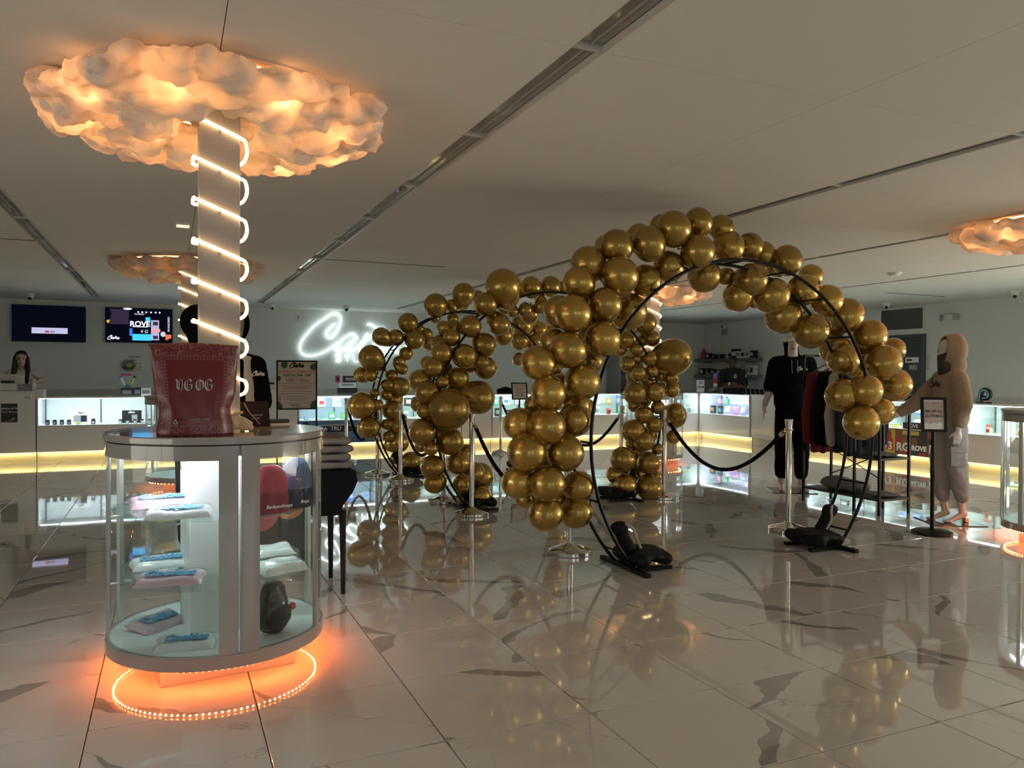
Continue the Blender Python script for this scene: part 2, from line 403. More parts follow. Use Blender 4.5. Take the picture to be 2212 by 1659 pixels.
# ceiling: painted boards with open joints; lighting channels between some rows
ceiling = struct(obj('ceiling', MB().box(XL, XR, YF, YB, ZC+.14, ZC+.34), M_GAP, smooth=None))
SLOTS = [(-1.15, .068), (1.528, .072), (4.175, .058), (6.50, .045), (9.06, .035), (-3.8, .068)]
slot_edges = sorted(SLOTS)
xs = []   # board intervals in x
edges = [(XL, 0)]+slot_edges+[(XR, 0)]
for (xa, wa), (xb, wb) in zip(edges[:-1], edges[1:]):
    a, c = xa+wa, xb-wb
    n = max(1, round((c-a)/1.3))
    for k in range(n): xs.append((a+(c-a)*k/n, a+(c-a)*(k+1)/n, k > 0, k < n-1))
ys_ = [YF]+[2.72+1.243*k for k in range(-4, 11)]+[YB]
ys_ = sorted(y for y in ys_ if YF <= y <= YB)
if YB-ys_[-2] < .3: ys_.pop(-2)
for x0, x1, ga, gb in xs:
    for y0, y1 in zip(ys_[:-1], ys_[1:]):
        if y1 > 15.1 and False: pass
        obj('ceiling_board', MB().box(x0+(.0018 if ga else 0), x1-(.0018 if gb else 0), y0+.0015, y1-.0015, ZC, ZC+.03), M_CEIL, ceiling, smooth=None)
# end boards close the channels near the walls
for sx, sw in SLOTS:
    obj('ceiling_board', MB().box(sx-sw+.001, sx+sw-.001, 15.15, YB, ZC, ZC+.03), M_CEIL, ceiling, smooth=None)
# open expansion joints
for x0, x1, y in ((1.6, 3.05, 8.94), (-2.4, -1.22, 8.94), (10.2, 11.5, 8.69)):
    obj('expansion_joint', MB().box(x0, x1, y-.018, y+.018, ZC-.002, ZC+.001), M_GAP, ceiling, smooth=None)

M_LENS = mat('channel_acrylic_lens', (0.34, 0.325, 0.30), 0.12, coat=0.5)
M_CHAN = mat('channel_painted_metal', (0.45, 0.43, 0.40), 0.4)
names_sl = {-1.15: 'leftmost ceiling light channel running toward the two wall screens', 1.528: 'wide unlit ceiling light channel running from top centre toward the neon sign',
            4.175: 'ceiling light channel passing above the top of the nearest balloon arch', 6.50: 'ceiling light channel ending at the cotton cloud on the right edge',
            9.06: 'thin ceiling light channel just beyond the round smoke detector', -3.8: 'ceiling light channel out at the far left wall'}
for sx, sw in SLOTS:
    if sx == -3.8: continue
    y0, y1 = (YF, 15.15)
    if sx == 6.50: y1 = 12.7
    t = thing('ceiling_light_channel', names_sl[sx], 'ceiling light', (sx, 0, ZC), 0, 'recessed ceiling light channels')
    hs = MB()
    hs.box(-sw, -sw+.004, y0, y1, 0, .1); hs.box(sw-.004, sw, y0, y1, 0, .1); hs.box(-sw, sw, y0, y1, .1, .11)
    obj('housing', hs, M_CHAN, t, smooth=None)
    obj('edge_trim', MB().box(sw-.016, sw-.004, y0, y1, -.003, .02), mat('channel_trim', (.55, .52, .48), .3), t, smooth=None)
    obj('centre_rib', MB().box(-.003, .003, y0, y1, .012, .0215), M_CHAN, t, smooth=None)
    yy = [y0]+[y for y in ys_ if y0 < y < y1-.2]+[y1]
    for a, c in zip(yy[:-1], yy[1:]):
        obj('lens', MB().box(-sw+.005, sw-.017, a+.012, c-.012, .022, .028), M_LENS, t, smooth=None)
        if c < y1: obj('cross_bar', MB().box(-sw+.004, sw-.004, c-.012, c+.012, .0, .03), mat('channel_trim', (.55, .52, .48), .3), t, smooth=None)
# ------------------------------------------------------------------ pillars, LED ropes, cotton clouds
PILLARS = [(0.214, 3.95), (0.214, 9.95), (6.75, 3.95), (6.75, 10.0)]
PW = 0.09
M_PILLAR = mat('pillar_paint', (0.38, 0.355, 0.365), 0.45)
M_ROPE = emis('warm_led_rope', (1.0, 0.66, 0.27), 4.5)
ROPE_TXT = ['front white square pillar rising from the round case with the red bag', 'white square pillar far back behind the front pillar', 'white square pillar over the round case at the right edge', 'white square pillar over the round case behind the second balloon arch']
CL_TXT = ['large glowing cotton cloud on the ceiling around the front pillar', 'dim grey cotton cloud on the ceiling around the far left pillar', 'orange glowing cotton cloud on the ceiling at the right edge', 'small glowing cotton cloud behind the top of the near balloon arch']
for k, (px_, py_) in enumerate(PILLARS):
    p = thing('pillar', ROPE_TXT[k], 'pillar', (px_, py_, 0), 0, 'square pillars')
    obj('shaft', MB().rbox(-PW, PW, -PW, PW, 0, ZC, .004), M_PILLAR, p, smooth=None)
    rope = thing('led_rope_light', 'warm LED rope light spiralling up ' + ('the front pillar', 'the far left pillar behind the front pillar', 'the pillar at the right edge', 'the pillar behind the second balloon arch')[k], 'rope light', (px_, py_, 0), 0, 'rope lights on pillars')
    pts = []; z = 2.53; q = PW+.012; pitch = .188
    while z > 1.12:
        pts += [(-q-.010, -q+.03, z+.008), (-q-.004, -q+.006, z), (-q+.02, -q, z-.010), (0, -q, z-.042), (q-.012, -q, z-.078), (q+.012, -q+.018, z-.090), (q+.024, -.02, z-.122), (q+.014, .05, z-.150),
                (q-.02, q, z-.160), (0, q, z-.167), (-q+.02, q, z-.174), (-q-.010, .06, z-.180)]
        z -= pitch
    obj('led_tube', MB().tube(smooth_path(pts, 3), .0085 if k == 0 else .010, 6), M_ROPE, rope)
    cl = MB(); rc = MB()
    for zz in (2.53-pitch*i-.044 for i in range(0, 7)):
        rc.box(-.006, .006, -q-.003, -q+.013, zz-.012, zz+.006)
    obj('fixing_clip', rc, M_PAPER, rope, smooth=None)

M_COTTON = bpy.data.materials.new('cotton_fibre'); M_COTTON.use_nodes = True
n_, l_ = nodes(M_COTTON); n_.clear()
o_ = n_.new('ShaderNodeOutputMaterial'); mx_ = n_.new('ShaderNodeMixShader'); df_ = n_.new('ShaderNodeBsdfDiffuse'); tl_ = n_.new('ShaderNodeBsdfTranslucent')
df_.inputs[0].default_value = (.66, .62, .58, 1); tl_.inputs[0].default_value = (.85, .72, .58, 1); mx_.inputs[0].default_value = .5
tc_ = n_.new('ShaderNodeTexCoord'); nt_ = n_.new('ShaderNodeTexNoise'); nt_.inputs['Scale'].default_value = 28; nt_.inputs['Detail'].default_value = 5
bp_ = n_.new('ShaderNodeBump'); bp_.inputs['Strength'].default_value = .5; bp_.inputs['Distance'].default_value = .02
l_.new(tc_.outputs['Object'], nt_.inputs['Vector']); l_.new(nt_.outputs['Fac'], bp_.inputs['Height']); l_.new(bp_.outputs[0], df_.inputs['Normal'])
nd_ = n_.new('ShaderNodeTexNoise'); nd_.inputs['Scale'].default_value = 4.5; nd_.inputs['Detail'].default_value = 2; l_.new(tc_.outputs['Object'], nd_.inputs['Vector'])
rg_ = n_.new('ShaderNodeMapRange'); rg_.inputs[1].default_value = .40; rg_.inputs[2].default_value = .62; rg_.inputs[3].default_value = .10; rg_.inputs[4].default_value = .72
l_.new(nd_.outputs['Fac'], rg_.inputs[0]); l_.new(rg_.outputs[0], mx_.inputs[0])   # denser and looser tufts
l_.new(df_.outputs[0], mx_.inputs[1]); l_.new(tl_.outputs[0], mx_.inputs[2]); l_.new(mx_.outputs[0], o_.inputs[0])
M_PLY = mat('cloud_backing_board', (.6, .5, .42), .7)
M_CLED = emis('cloud_led_strip', (1.0, .45, .15), 6.0)
CLOUD_E = [.85, .06, .9, .8]
def cloud(k, cx, cy, R, seed, n_puff, sub, scl=1.0):
    rnd = random.Random(seed)
    t = thing('cotton_cloud_light', CL_TXT[k], 'cloud light', (cx, cy, ZC), 0, 'cotton cloud lights')
    obj('backing_board', MB().lathe([(R*.9, -.012), (R*.9, 0)], 40), M_PLY, t, smooth=None)
    bm = bmesh.new(); bmesh.ops.create_icosphere(bm, subdivisions=sub, radius=1.0)
    bv = [v.co.copy() for v in bm.verts]; bf = [tuple(v.index for v in f.verts) for f in bm.faces]; bm.free()
    mb = MB()
    for i in range(n_puff):
        a = i*2.399963; u = math.sqrt((i+.5)/n_puff)
        r_ = u*R*(1+.04*rnd.uniform(-1, 1))
        s = rnd.uniform(.055, .115)*(1.12-.3*u)
        x, y = r_*math.cos(a)+rnd.uniform(-.03, .03), r_*math.sin(a)+rnd.uniform(-.03, .03)
        zc = -(.050+.09*(1-u*u)*rnd.uniform(.4, 1.25)+rnd.uniform(0, .055))
        if abs(x) < .26 and -.34 < y < .22: zc = -.045; s *= .62   # thinned out around the pillar head
        off = Vector((rnd.uniform(-50, 50), rnd.uniform(-50, 50), rnd.uniform(-50, 50)))
        sz = Vector((s*rnd.uniform(.85, 1.25), s*rnd.uniform(.85, 1.25), s*rnd.uniform(.7, .95)))
        vv = []
        for v in bv:
            dsp = 1+.38*noise.noise(v*1.7+off)+.24*noise.noise(v*3.9+off)+.13*noise.noise(v*8+off)
            q_ = Vector((v.x*sz.x, v.y*sz.y, v.z*sz.z))*dsp
            vv.append((x+q_.x, y+q_.y, min(zc+q_.z, -.012)))
        mb.add(vv, bf)
    me = mb.mesh('cotton_tmp'); tmp = bpy.data.objects.new('tmp', me); r_m = tmp.modifiers.new('r', 'REMESH'); r_m.mode = 'VOXEL'; r_m.voxel_size = .0125 if sub == 3 else .02
    out = evaluated(tmp); bpy.data.objects.remove(tmp, do_unlink=True); bpy.data.meshes.remove(me)
    out.polygons.foreach_set('use_smooth', [True]*len(out.polygons)); out.name = 'cotton'; out.materials.clear()
    stuff(link('cotton', out, M_COTTON, t))
    # ring of warm LED strip laid on the board inside the cotton, with its light
    for rr, nn in ((.80*R, 9), (.45*R, 5)):
        st = [(rr*math.cos(2*PI*j/40), rr*math.sin(2*PI*j/40), -.018) for j in range(40)]
        obj('led_strip', MB().tube(st, .006, 5, closed=True), M_CLED, t)
        for j in range(nn):
            a = 2*PI*(j+.3)/nn
            point('cloud_lamp', (rr*math.cos(a), rr*math.sin(a), -.070-.02*(j % 2)), CLOUD_E[k], (1.0, .50, .22), .02, t)
cloud(0, .214, 4.0, .74, 3, 250, 3)
cloud(1, .214, 9.95, .80, 5, 150, 2)
cloud(2, 6.85, 4.05, .80, 9, 170, 2)
cloud(3, 6.75, 10.0, .80, 11, 150, 2)

# ------------------------------------------------------------------ round display cases around the pillars
M_CASE = mat('case_glossy_laminate', (.37, .352, .345), .10, coat=.6)
M_CASEIN = mat('case_inner_white', (.85, .86, .86), .4)
M_COOL = emis('cool_led_strip', (.86, .95, 1.0), 5.0)
M_ODOT = emis('orange_led_dot', (1.0, .19, .035), 210.0)
M_MIRR = mat('case_floor_white', (.80, .81, .82), .25)
CASE_TXT = ['nearest round glass display case topped by the red bag', 'far round display case behind the nearest one, left of the bag', 'round glass display case cut off by the right edge', 'round glass display case behind the right leg of the second balloon arch']
CASE_R = .485
def case(k, cx, cy, rz):
    t = thing('round_display_case', CASE_TXT[k], 'display case', (cx, cy, 0), rz, 'round display cases')
    R = CASE_R; near = k in (0, 2)
    obj('plinth', MB().rbox(-.29, .29, -.29, .29, 0, .10, .004), M_CASE, t, smooth=None)
    obj('base_ring', MB().lathe([(.30, .10), (R-.004, .10), (R, .104), (R, .158), (R-.004, .162), (R-.02, .162), (R-.02, .15), (.3, .15)], 64, cap=False), M_CASE, t, smooth=.5)
    obj('case_floor', MB().arc(.14, R-.015, .150, .157, 0, 2*PI, 48), M_MIRR, t, smooth=None)
    lid = obj('lid', MB().lathe([(PW+.002, 1.052), (R+.002, 1.052), (R+.006, 1.056), (R+.006, 1.078), (R, 1.083), (PW+.002, 1.083)], 72, cap=False), M_CASE, t, smooth=.5)
    obj('lid_joint', MB().lathe([(R-.015, 1.046), (R-.012, 1.046), (R-.012, 1.053), (R-.015, 1.053)], 64, cap=False), M_BLKPL, lid, smooth=None)
    obj('top_board', MB().arc(.10, R-.02, 1.0, 1.046, 0, 2*PI, 48), M_CASEIN, t, smooth=None)
    core = obj('core_panel', MB().rbox(-.15, .15, -.15, .15, .157, 1.0, .004), M_CASEIN, t, smooth=None)
    for s in (-1, 1): obj('hinge', MB().box(s*.155-.012, s*.155+.012, -.02, .02, .90, .95), M_ALU, core, smooth=None)
    rad = math.radians
    for side, (a0, a1) in enumerate(((-270, -90), (-90, 90))):
        d = obj('door_frame', MB().arc(R-.022, R, .985, 1.046, rad(a0+.8), rad(a1-.8), 40), M_CASE, t, smooth=.5)
        fp = (a1-10, a1-.8) if side == 0 else (a0+.8, a0+10)
        bp = (a0+.8, a0+10) if side == 0 else (a1-10, a1-.8)
        obj('front_post', MB().arc(R-.03, R, .162, .985, rad(fp[0]), rad(fp[1]), 4), M_CASE, d, smooth=.5)
        obj('rear_post', MB().arc(R-.03, R, .162, .985, rad(bp[0]), rad(bp[1]), 4), M_CASE, d, smooth=.5)
        for c_ in ((-212, -194) if side == 0 else (14, -36)):
            obj('aluminium_stile', MB().arc(R-.016, R-.001, .162, .985, rad(c_-2.2), rad(c_+2.2), 4), M_ALU, d, smooth=.5)
        g0, g1 = min(fp[1], bp[1]), max(fp[0], bp[0])
        obj('curved_glass', MB().lathe([(R-.008, .162), (R-.008, .985)], 40, a0=rad(g0), a1=rad(g1), cap=False), M_GLASS, t, smooth=1.0)
        kn = rad(-203 if side == 0 else -27)
        obj('lock_knob', MB().ball((R*1.01*math.cos(kn), R*1.01*math.sin(kn), .60), .012, 10, 6), M_CHROME, d)
        for z in (.43, .725):
            sh = obj('glass_shelf', MB().sector(R-.03, z, z+.007, rad(a0+3), rad(a1-3), 30), M_GLASSG, t, smooth=None)
            for an in (-60, -10, 40) if side else (-120, -170, -220):
                obj('shelf_pin', MB().tube([((R-.05)*math.cos(rad(an)), (R-.05)*math.sin(rad(an)), z-.005), ((R-.01)*math.cos(rad(an)), (R-.01)*math.sin(rad(an)), z-.005)], .004, 6), M_CHROME, sh)
        mid = rad((a0+a1)/2)
        st = [((R-.09)*math.cos(rad(a0+20+140*j/20)), (R-.09)*math.sin(rad(a0+20+140*j/20)), .992) for j in range(21)]
        obj('led_strip', MB().tube(st, .006, 5), M_COOL, t)
        for an in (a0+50, a0+130):
            point('case_lamp', ((R-.14)*math.cos(rad(an)), (R-.14)*math.sin(rad(an)), .965), CASE_E, (.88, .95, 1.0), .03, t)
    # strip of orange LEDs under the rim, seen mirrored in the floor
    dots = MB(); nd = 110 if near else 60
    for j in range(nd):
        a = 2*PI*j/nd; dots.ball(((R-.035)*math.cos(a), (R-.035)*math.sin(a), .092), .0042, 6, 4)
    obj('led_tape', MB().tube([((R-.035)*math.cos(2*PI*j/48), (R-.035)*math.sin(2*PI*j/48), .097) for j in range(48)], .004, 5, closed=True), M_PAPER, t)
    stuff(obj('led_dots', dots, M_ODOT, t, smooth=None))
    return t
CASE_E = 2.7
for k, rz in enumerate((math.radians(7), 0, math.radians(20), math.radians(8))):
    case(k, PILLARS[k][0], PILLARS[k][1], rz)
# ------------------------------------------------------------------ balloon arches
M_GOLD = mat('gold_chrome_balloon', (.47, .295, .060), .26, .82, coat=.55, coat_rough=.07)
n_, l_ = nodes(M_GOLD)
ov = n_.new('ShaderNodeObjectInfo'); hs = n_.new('ShaderNodeHueSaturation'); hs.inputs['Color'].default_value = (.47, .295, .060, 1)
mr_ = n_.new('ShaderNodeMapRange'); mr_.inputs[3].default_value = .8; mr_.inputs[4].default_value = 1.15
l_.new(ov.outputs['Random'], mr_.inputs[0]); l_.new(mr_.outputs[0], hs.inputs['Value']); l_.new(hs.outputs[0], n_['Principled BSDF'].inputs['Base Color'])
def balloon_mesh(name, neck, seg=28):
    # neck end points along -Z
    prof = []
    for k in range(23):
        a = PI*k/22; r = math.sin(a); z = -math.cos(a)
        if z < 0: z *= 1+neck; r *= 1-.30*neck*z*z/(1+neck)
        prof.append((max(r, .0), z))
    prof[-1] = (1e-4, 1.0)
    zt = -(1+neck)
    prof = [(.055, zt-.16), (.10, zt-.15), (.055, zt-.10), (.045, zt-.05), (.06, zt+.005)]+[p for p in prof if p[0] > .10 or p[1] > 0]
    return MB().lathe(prof, seg, cap=False).mesh(name, 1.2)
BM = [balloon_mesh('balloon_round', .06), balloon_mesh('balloon_pear', .55), balloon_mesh('balloon_tear', .95)]
CROPS = {'6': (1060, 440, 2.9625), '3': (1040, 880, 4.365), '7': (1460, 440, 3.191), '5': (720, 560, 2.9615), '4': (1240, 640, 4.609), '2': (560, 600, 3.95)}
A1 = {'6': [(1328,118,88,-.02),(1170,160,108,-.08),(1090,140,68,.15),(1323,308,105,-.1),(805,270,100,-.06),(1008,255,105,-.08),(950,210,78,.14),(740,275,72,.14),
            (1140,400,92,.02),(625,385,108,.03),(825,460,115,-.12),(565,505,98,-.06),(990,490,95,.05),(525,705,115,-.14),(440,690,100,.02),(730,645,105,-.1),(880,690,115,.16),
            (715,865,112,-.12),(495,935,113,-.14),(410,890,88,.08),(305,1020,107,-.1),(640,1010,78,.12),(585,1140,112,-.12),(368,1210,108,-.14),(280,1290,62,.1),(545,1290,88,.12),(610,1310,62,.2),
            (535,1385,103,-.02),(185,1410,100,-.02),(358,1425,113,-.16),(230,1590,118,-.12),(475,1595,115,-.12),(440,1180,90,.15),(400,1480,90,.14),(640,780,90,.14),(600,610,80,.14)],
      '3': [(345,705,150,-.04),(620,720,165,-.16),(910,750,146,-.04),(605,1005,156,-.12),(890,985,150,-.02),(415,860,88,.14),(720,880,110,.14),(600,560,120,.14)],
      '7': [(310,165,84,.24),(360,295,105,.20),(510,292,88,.26),(600,345,82,.36),(765,390,100,.25),(930,500,80,.36),(195,500,108,.24),(345,500,58,.36),(510,530,112,.20),(655,635,117,.20),
            (430,640,100,.28),(548,668,52,.36),(875,595,104,.20),(1040,668,106,.26),(735,775,116,.28),(1175,768,113,.26),(1100,835,82,.38),(925,880,113,.16),(1335,912,112,.24),
            (1100,1010,104,.30),(1498,1008,80,.36),(1155,1072,106,.12),(1430,1097,118,.10),(1245,1125,80,.34),(1512,1250,108,.24),(1145,1320,108,.02),(1305,1290,110,-.10),(1410,1430,92,.10),
            (1278,1508,116,-.10),(1300,1040,70,.36),(700,420,80,.40),(820,720,70,.40)]}
A2 = {'5': [(1085,172,110,-.1,1),(1265,178,65,.02),(1390,172,62,.02),(1205,195,42,.15),(1465,180,38,.15),(975,287,73,-.08),(1062,420,68,-.04,1),(1090,490,58,.14),(1150,335,36,.05),(1228,325,44,.02),
            (1330,302,46,.02,1),(1255,352,60,.14),(875,430,70,-.08),(708,440,46,.02),(772,440,52,.1),(757,500,54,-.06),(690,545,62,.06),(965,547,73,-.06),(692,602,66,-.08),(838,620,75,-.1),(945,660,48,-.08),
            (975,695,70,.08),(602,665,44,.1),(642,690,64,-.06),(872,668,58,.12),(555,775,68,.02),(796,762,68,.0),(697,785,42,-.12),(600,852,75,-.08),(548,925,52,.1),(582,970,48,-.1),(740,960,128,-.2),
            (930,885,103,.0,1),(782,860,62,.12),(570,1105,84,-.08),(745,1165,84,-.02),(625,1210,45,-.12),(560,1195,38,.1),(635,1330,75,-.08),(650,1428,68,.02),(802,1302,70,.0),(900,1370,68,.04),(940,1388,82,.16),
            (832,1438,62,-.08),(945,1516,62,-.08),(828,1530,42,.08),(850,1240,55,.14),(700,1090,60,.16),(700,700,60,.16),(640,1010,60,.16),(690,900,60,.16)],
      '4': [(712,270,105,.0),(775,418,77,.02),(532,430,88,.0),(465,535,62,.12),(628,525,58,-.08),(540,675,78,.02),(630,622,55,.0),(758,620,72,-.1),(1000,598,172,-.12,1),(640,768,78,-.08),(775,745,66,-.08),
            (592,790,72,.1),(870,790,66,.1),(966,810,77,.0),(700,835,36,.04),(605,968,108,-.08),(800,952,96,-.1),(976,928,75,.0),(602,1090,62,.12),(835,1105,66,-.1),(695,1178,88,-.06),(1012,1150,88,.02),
            (1000,1190,118,.14,1),(800,1280,80,-.1),(590,1342,112,-.04),(700,1440,96,-.12),(985,1402,68,.0),(560,1475,44,.12),(830,1520,55,-.1),(720,860,70,.14),(700,1040,66,.14),(760,1380,70,.14),(680,440,60,.1)],
      '3': [(1335,490,116,-.1),(1575,525,104,-.1),(1258,635,78,.02),(1355,735,106,-.08),(1580,755,118,-.1),(1650,650,52,.12),(1455,650,58,.1),(1480,430,76,.12),(1470,560,70,.14)]}
A3 = {'2': [(1505,235,97,-.08),(1640,235,52,.02,1),(1745,140,95,-.08,1),(1860,160,54,.1),(1268,382,82,-.08,2),(1502,345,42,-.06),(1652,352,48,-.02),(1040,500,75,-.06,2),(1165,510,68,-.06),(1325,526,84,-.1),
            (1430,480,48,.06),(1450,555,62,.1),(1255,648,56,.0),(952,676,100,-.1,2),(1195,718,50,.02),(1222,780,48,-.02,2),(872,828,66,.06,1),(945,830,54,-.08,2),(1132,835,50,.0),(1092,915,52,-.1),(1210,932,80,-.04,1),
            (985,985,38,-.1),(1088,998,48,-.02),(868,1090,110,-.1,1),(1012,1085,46,-.14),(925,1117,50,-.14),(1140,1132,82,.0),(1152,1040,72,.1),(935,1278,95,-.1,1),(1087,1250,44,-.1),(1215,1210,46,.1),(1165,1265,72,.02),
            (1102,1355,46,-.1),(1192,1400,86,.0,1),(1292,1568,82,-.06),(1165,1540,46,.08),(1370,440,40,.08),(1560,420,40,.08)],
      '5': [(1210,425,70,.0),(1195,520,60,.04),(1185,640,40,.0),(1290,530,52,.02),(1320,450,50,.04),(1380,480,58,.08),(1400,560,60,.06),(1420,660,64,.04),(1440,780,60,.04),(1430,900,64,.04),(1100,300,50,.1),(1270,420,54,.12)]}
M_FRAME = mat('arch_black_steel', (.005, .005, .005), .4, spec=.2)
ARCH_TXT = ['nearest gold balloon arch, the tallest one with large round balloons', 'middle gold balloon arch of the row of three', 'farthest gold balloon arch, in front of the neon sign']
def arch(k, cx, Y, gap, data):
    t = thing('balloon_arch', ARCH_TXT[k], 'balloon arch', (cx, Y, 0), 0, 'gold balloon arches over the walkway')
    R, zc = 1.29, .907; a0 = -math.asin(zc/R)+.03; a1 = PI-a0
    for y in (0, gap):
        obj('rail', MB().tube([(R*math.cos(a0+(a1-a0)*j/64), y, zc+R*math.sin(a0+(a1-a0)*j/64)) for j in range(65)], .0125, 8), M_FRAME, t)
    for j in range(15):
        a = a0+(a1-a0)*(j+.35)/14.7
        obj('rung', MB().tube([(R*math.cos(a), 0, zc+R*math.sin(a)), (R*math.cos(a), gap, zc+R*math.sin(a))], .008, 6), M_FRAME, t)
    for s in (-1, 1):
        x = s*R*math.cos(a0)
        ft = MB(); ft.box(x-.02, x+.02, -.17, gap+.17, 0, .028)
        ft.box(min(x, x-s*.30), max(x, x-s*.30), -.02, .02, 0, .026); ft.box(min(x, x-s*.30), max(x, x-s*.30), gap-.02, gap+.02, 0, .026)
        obj('foot', ft, M_FRAME, t, smooth=None)
    ctr = Vector((cx, Y+gap/2, zc)); rnd = random.Random(k)
    for c, lst in data.items():
        ox, oy, sc_ = CROPS[c]
        for e in lst:
            px, py, r = ox+e[0]/sc_, oy+e[1]/sc_, e[2]/sc_
            P = at(px, py, Y+gap/2+e[3]); rad = 1.05*r*depth(P)/F_PX
            shape = e[4] if len(e) > 4 else 0
            v = P-ctr; ang = math.atan2(v.z, v.x)
            rim = ctr+Vector((R*math.cos(ang), 0, R*math.sin(ang)))
            dirn = (P-rim)
            if dirn.length < .02: dirn = Vector((rnd.uniform(-1, 1), -1, rnd.uniform(-1, 1)))
            dirn = dirn.normalized()+Vector((rnd.uniform(-.2, .2), rnd.uniform(-.2, .2), rnd.uniform(-.2, .2)))
            o = link('balloon', BM[shape], M_GOLD, t, P-Vector((cx, Y, 0)))
            o.rotation_mode = 'QUATERNION'; o.rotation_quaternion = dirn.to_track_quat('Z', 'Y'); o.scale = (rad, rad, rad*(1.03 if shape == 0 else .98))
    return t
arch(0, 3.855, 4.5, .26, A1)
arch(1, 3.63, 7.1, .26, A2)
arch(2, 3.70, 9.75, .26, A3)

# sandbag weights draped over the feet
M_BAG = bump_noise(mat('black_nylon', (.007, .007, .007), .6, spec=.2), 14, .5, .03)
def sandbag(label, x, y, s):
    t = thing('sandbag', label, 'sandbag', (x, y, 0), 0, 'black sandbags on the arch feet')
    blob('weight_bag', [('c', (-.10, -.06, .085), (-.10, .24, .085), .055, .055, (1, 1)), ('c', (.09, -.06, .08), (.09, .24, .08), .05, .05), ('e', (0, .09, .10), (.17, .2, .045))], M_BAG, t, .018, 5, disp=.012, rot=(0, 0, 0) if s > 0 else (0, 0, 0))
    blob('top_flap', [('c', (s*.10, .12, .12), (s*.17, .12, .26), .06, .045), ('e', (s*.18, .12, .28), (.075, .05, .05))], M_BAG, t, .016, 4, disp=.01)
    obj('strap', MB().tube(smooth_path([(s*.16, .07, .32), (s*.12, .04, .29), (s*.10, .02, .22), (s*.06, .03, .15)], 4), .010, 6), mat('grey_strap', (.4, .4, .38), .6), t)
for k, (cx, Y) in enumerate(((3.855, 4.5), (3.63, 7.1), (3.70, 9.75))):
    nm = ('nearest', 'middle', 'farthest')[k]
    sandbag('black nylon sandbag on the left foot of the %s balloon arch' % nm, cx-.80, Y+.02, -1)
    sandbag('black nylon sandbag on the right foot of the %s balloon arch' % nm, cx+.80, Y+.02, 1)

# ------------------------------------------------------------------ stanchions and ropes
M_VELVET = mat('black_velvet_rope', (.006, .006, .007), .9, spec=.15)
ST = [(2.776, 5.175, 'under the left leg of the nearest balloon arch'), (4.927, 5.187, 'nearest on the right, in front of the black-dressed mannequin'), (2.656, 6.956, 'in front of the left leg of the middle balloon arch'),
      (4.968, 7.10, 'beside the right leg of the middle balloon arch'), (2.64, 7.747, 'just behind the left leg of the middle balloon arch'), (2.672, 9.53, 'in front of the left leg of the farthest balloon arch'),
      (2.533, 10.166, 'just behind the left leg of the farthest balloon arch'), (5.146, 12.121, 'far back beside the small black menu stand'), (5.03, 8.06, 'beside the far round display case, left of it'),
      (2.46, 11.8, 'farthest left, beside the hours of operation sign'), (5.08, 10.1, 'mostly hidden behind the nearest arch, far back')]
SH = .975
def stanchion():
    t = thing('stanchion', '', 'stanchion', (0, 0, 0), 0, 'chrome stanchions along the walkway')
    obj('base', MB().lathe([(.155, .0), (.165, .004), (.165, .028), (.158, .034), (.10, .052), (.045, .068), (.03, .078), (.026, .085)], 40), M_CHROME, t, smooth=.5)
    obj('pole', MB().lathe([(.0255, .075), (.0255, SH-.10)], 24), M_CHROME, t, smooth=.8)
    obj('collar', MB().lathe([(.029, SH-.10), (.031, SH-.097), (.031, SH-.088), (.027, SH-.084), (.0265, SH-.078)], 24), M_CHROME, t, smooth=.5)
    obj('crown', MB().lathe([(.0265, SH-.08), (.029, SH-.05), (.034, SH-.012), (.034, SH-.003), (.030, SH), (1e-4, SH+.002)], 24), M_CHROME, t, smooth=.5)
    for j in range(4):
        a = j*PI/2; c, s = math.cos(a), math.sin(a)
        obj('hook_ring', MB().tube([(c*.030, s*.030, SH-.092), (c*.046, s*.046, SH-.092), (c*.050, s*.050, SH-.080)], .004, 6), M_CHROME, t)
    return t
s0 = stanchion()
for i, (x, y, d) in enumerate(ST):
    o = s0 if i == 0 else copy_tree(s0)
    o.location = (x, y, 0); o['label'] = 'chrome rope stanchion ' + d
def rope(i, j, sag, label):
    a, b = Vector((*ST[i][:2], SH-.10)), Vector((*ST[j][:2], SH-.10)); d = (b-a).normalized()
    t = thing('barrier_rope', label, 'barrier rope', (a.x, a.y, 0), 0, 'black velvet ropes')
    A, Bb = a+d*.10-Vector((0, 0, .045))-Vector((a.x, a.y, 0)), b-d*.10-Vector((0, 0, .045))-Vector((a.x, a.y, 0))
    n = 26; pts = []
    for k in range(n+1):
        u = k/n; p = A.lerp(Bb, u); p.z -= sag*(1-(2*u-1)**2)*(1-.12*(2*u-1)**2); pts.append(p)
    obj('velvet', MB().tube(pts, .0185, 10), M_VELVET, t)
    for P, Q, E in ((pts[0], pts[1], a), (pts[-1], pts[-2], b)):
        v = (P-Q).normalized(); e = E-Vector((a.x, a.y, 0))
        obj('end_ferrule', MB().tube([P-v*.005, P+v*.045], .021, 12), M_CHROME, t)
        obj('snap_hook', MB().tube([P+v*.045, P+v*.06, P.lerp(e, .75)], .006, 6), M_CHROME, t)
rope(1, 3, .40, 'long black velvet rope hanging right of the nearest arch opening')
rope(0, 2, .42, 'black velvet rope between the nearest and middle arch, left side')
rope(4, 5, .42, 'black velvet rope between the middle and farthest arch, left side')
rope(6, 9, .42, 'farthest black velvet rope on the left, before the blue counter panel')
rope(8, 10, .42, 'black velvet rope seen through the left of the nearest arch opening')
rope(10, 7, .42, 'black velvet rope farthest back beside the small menu stand')
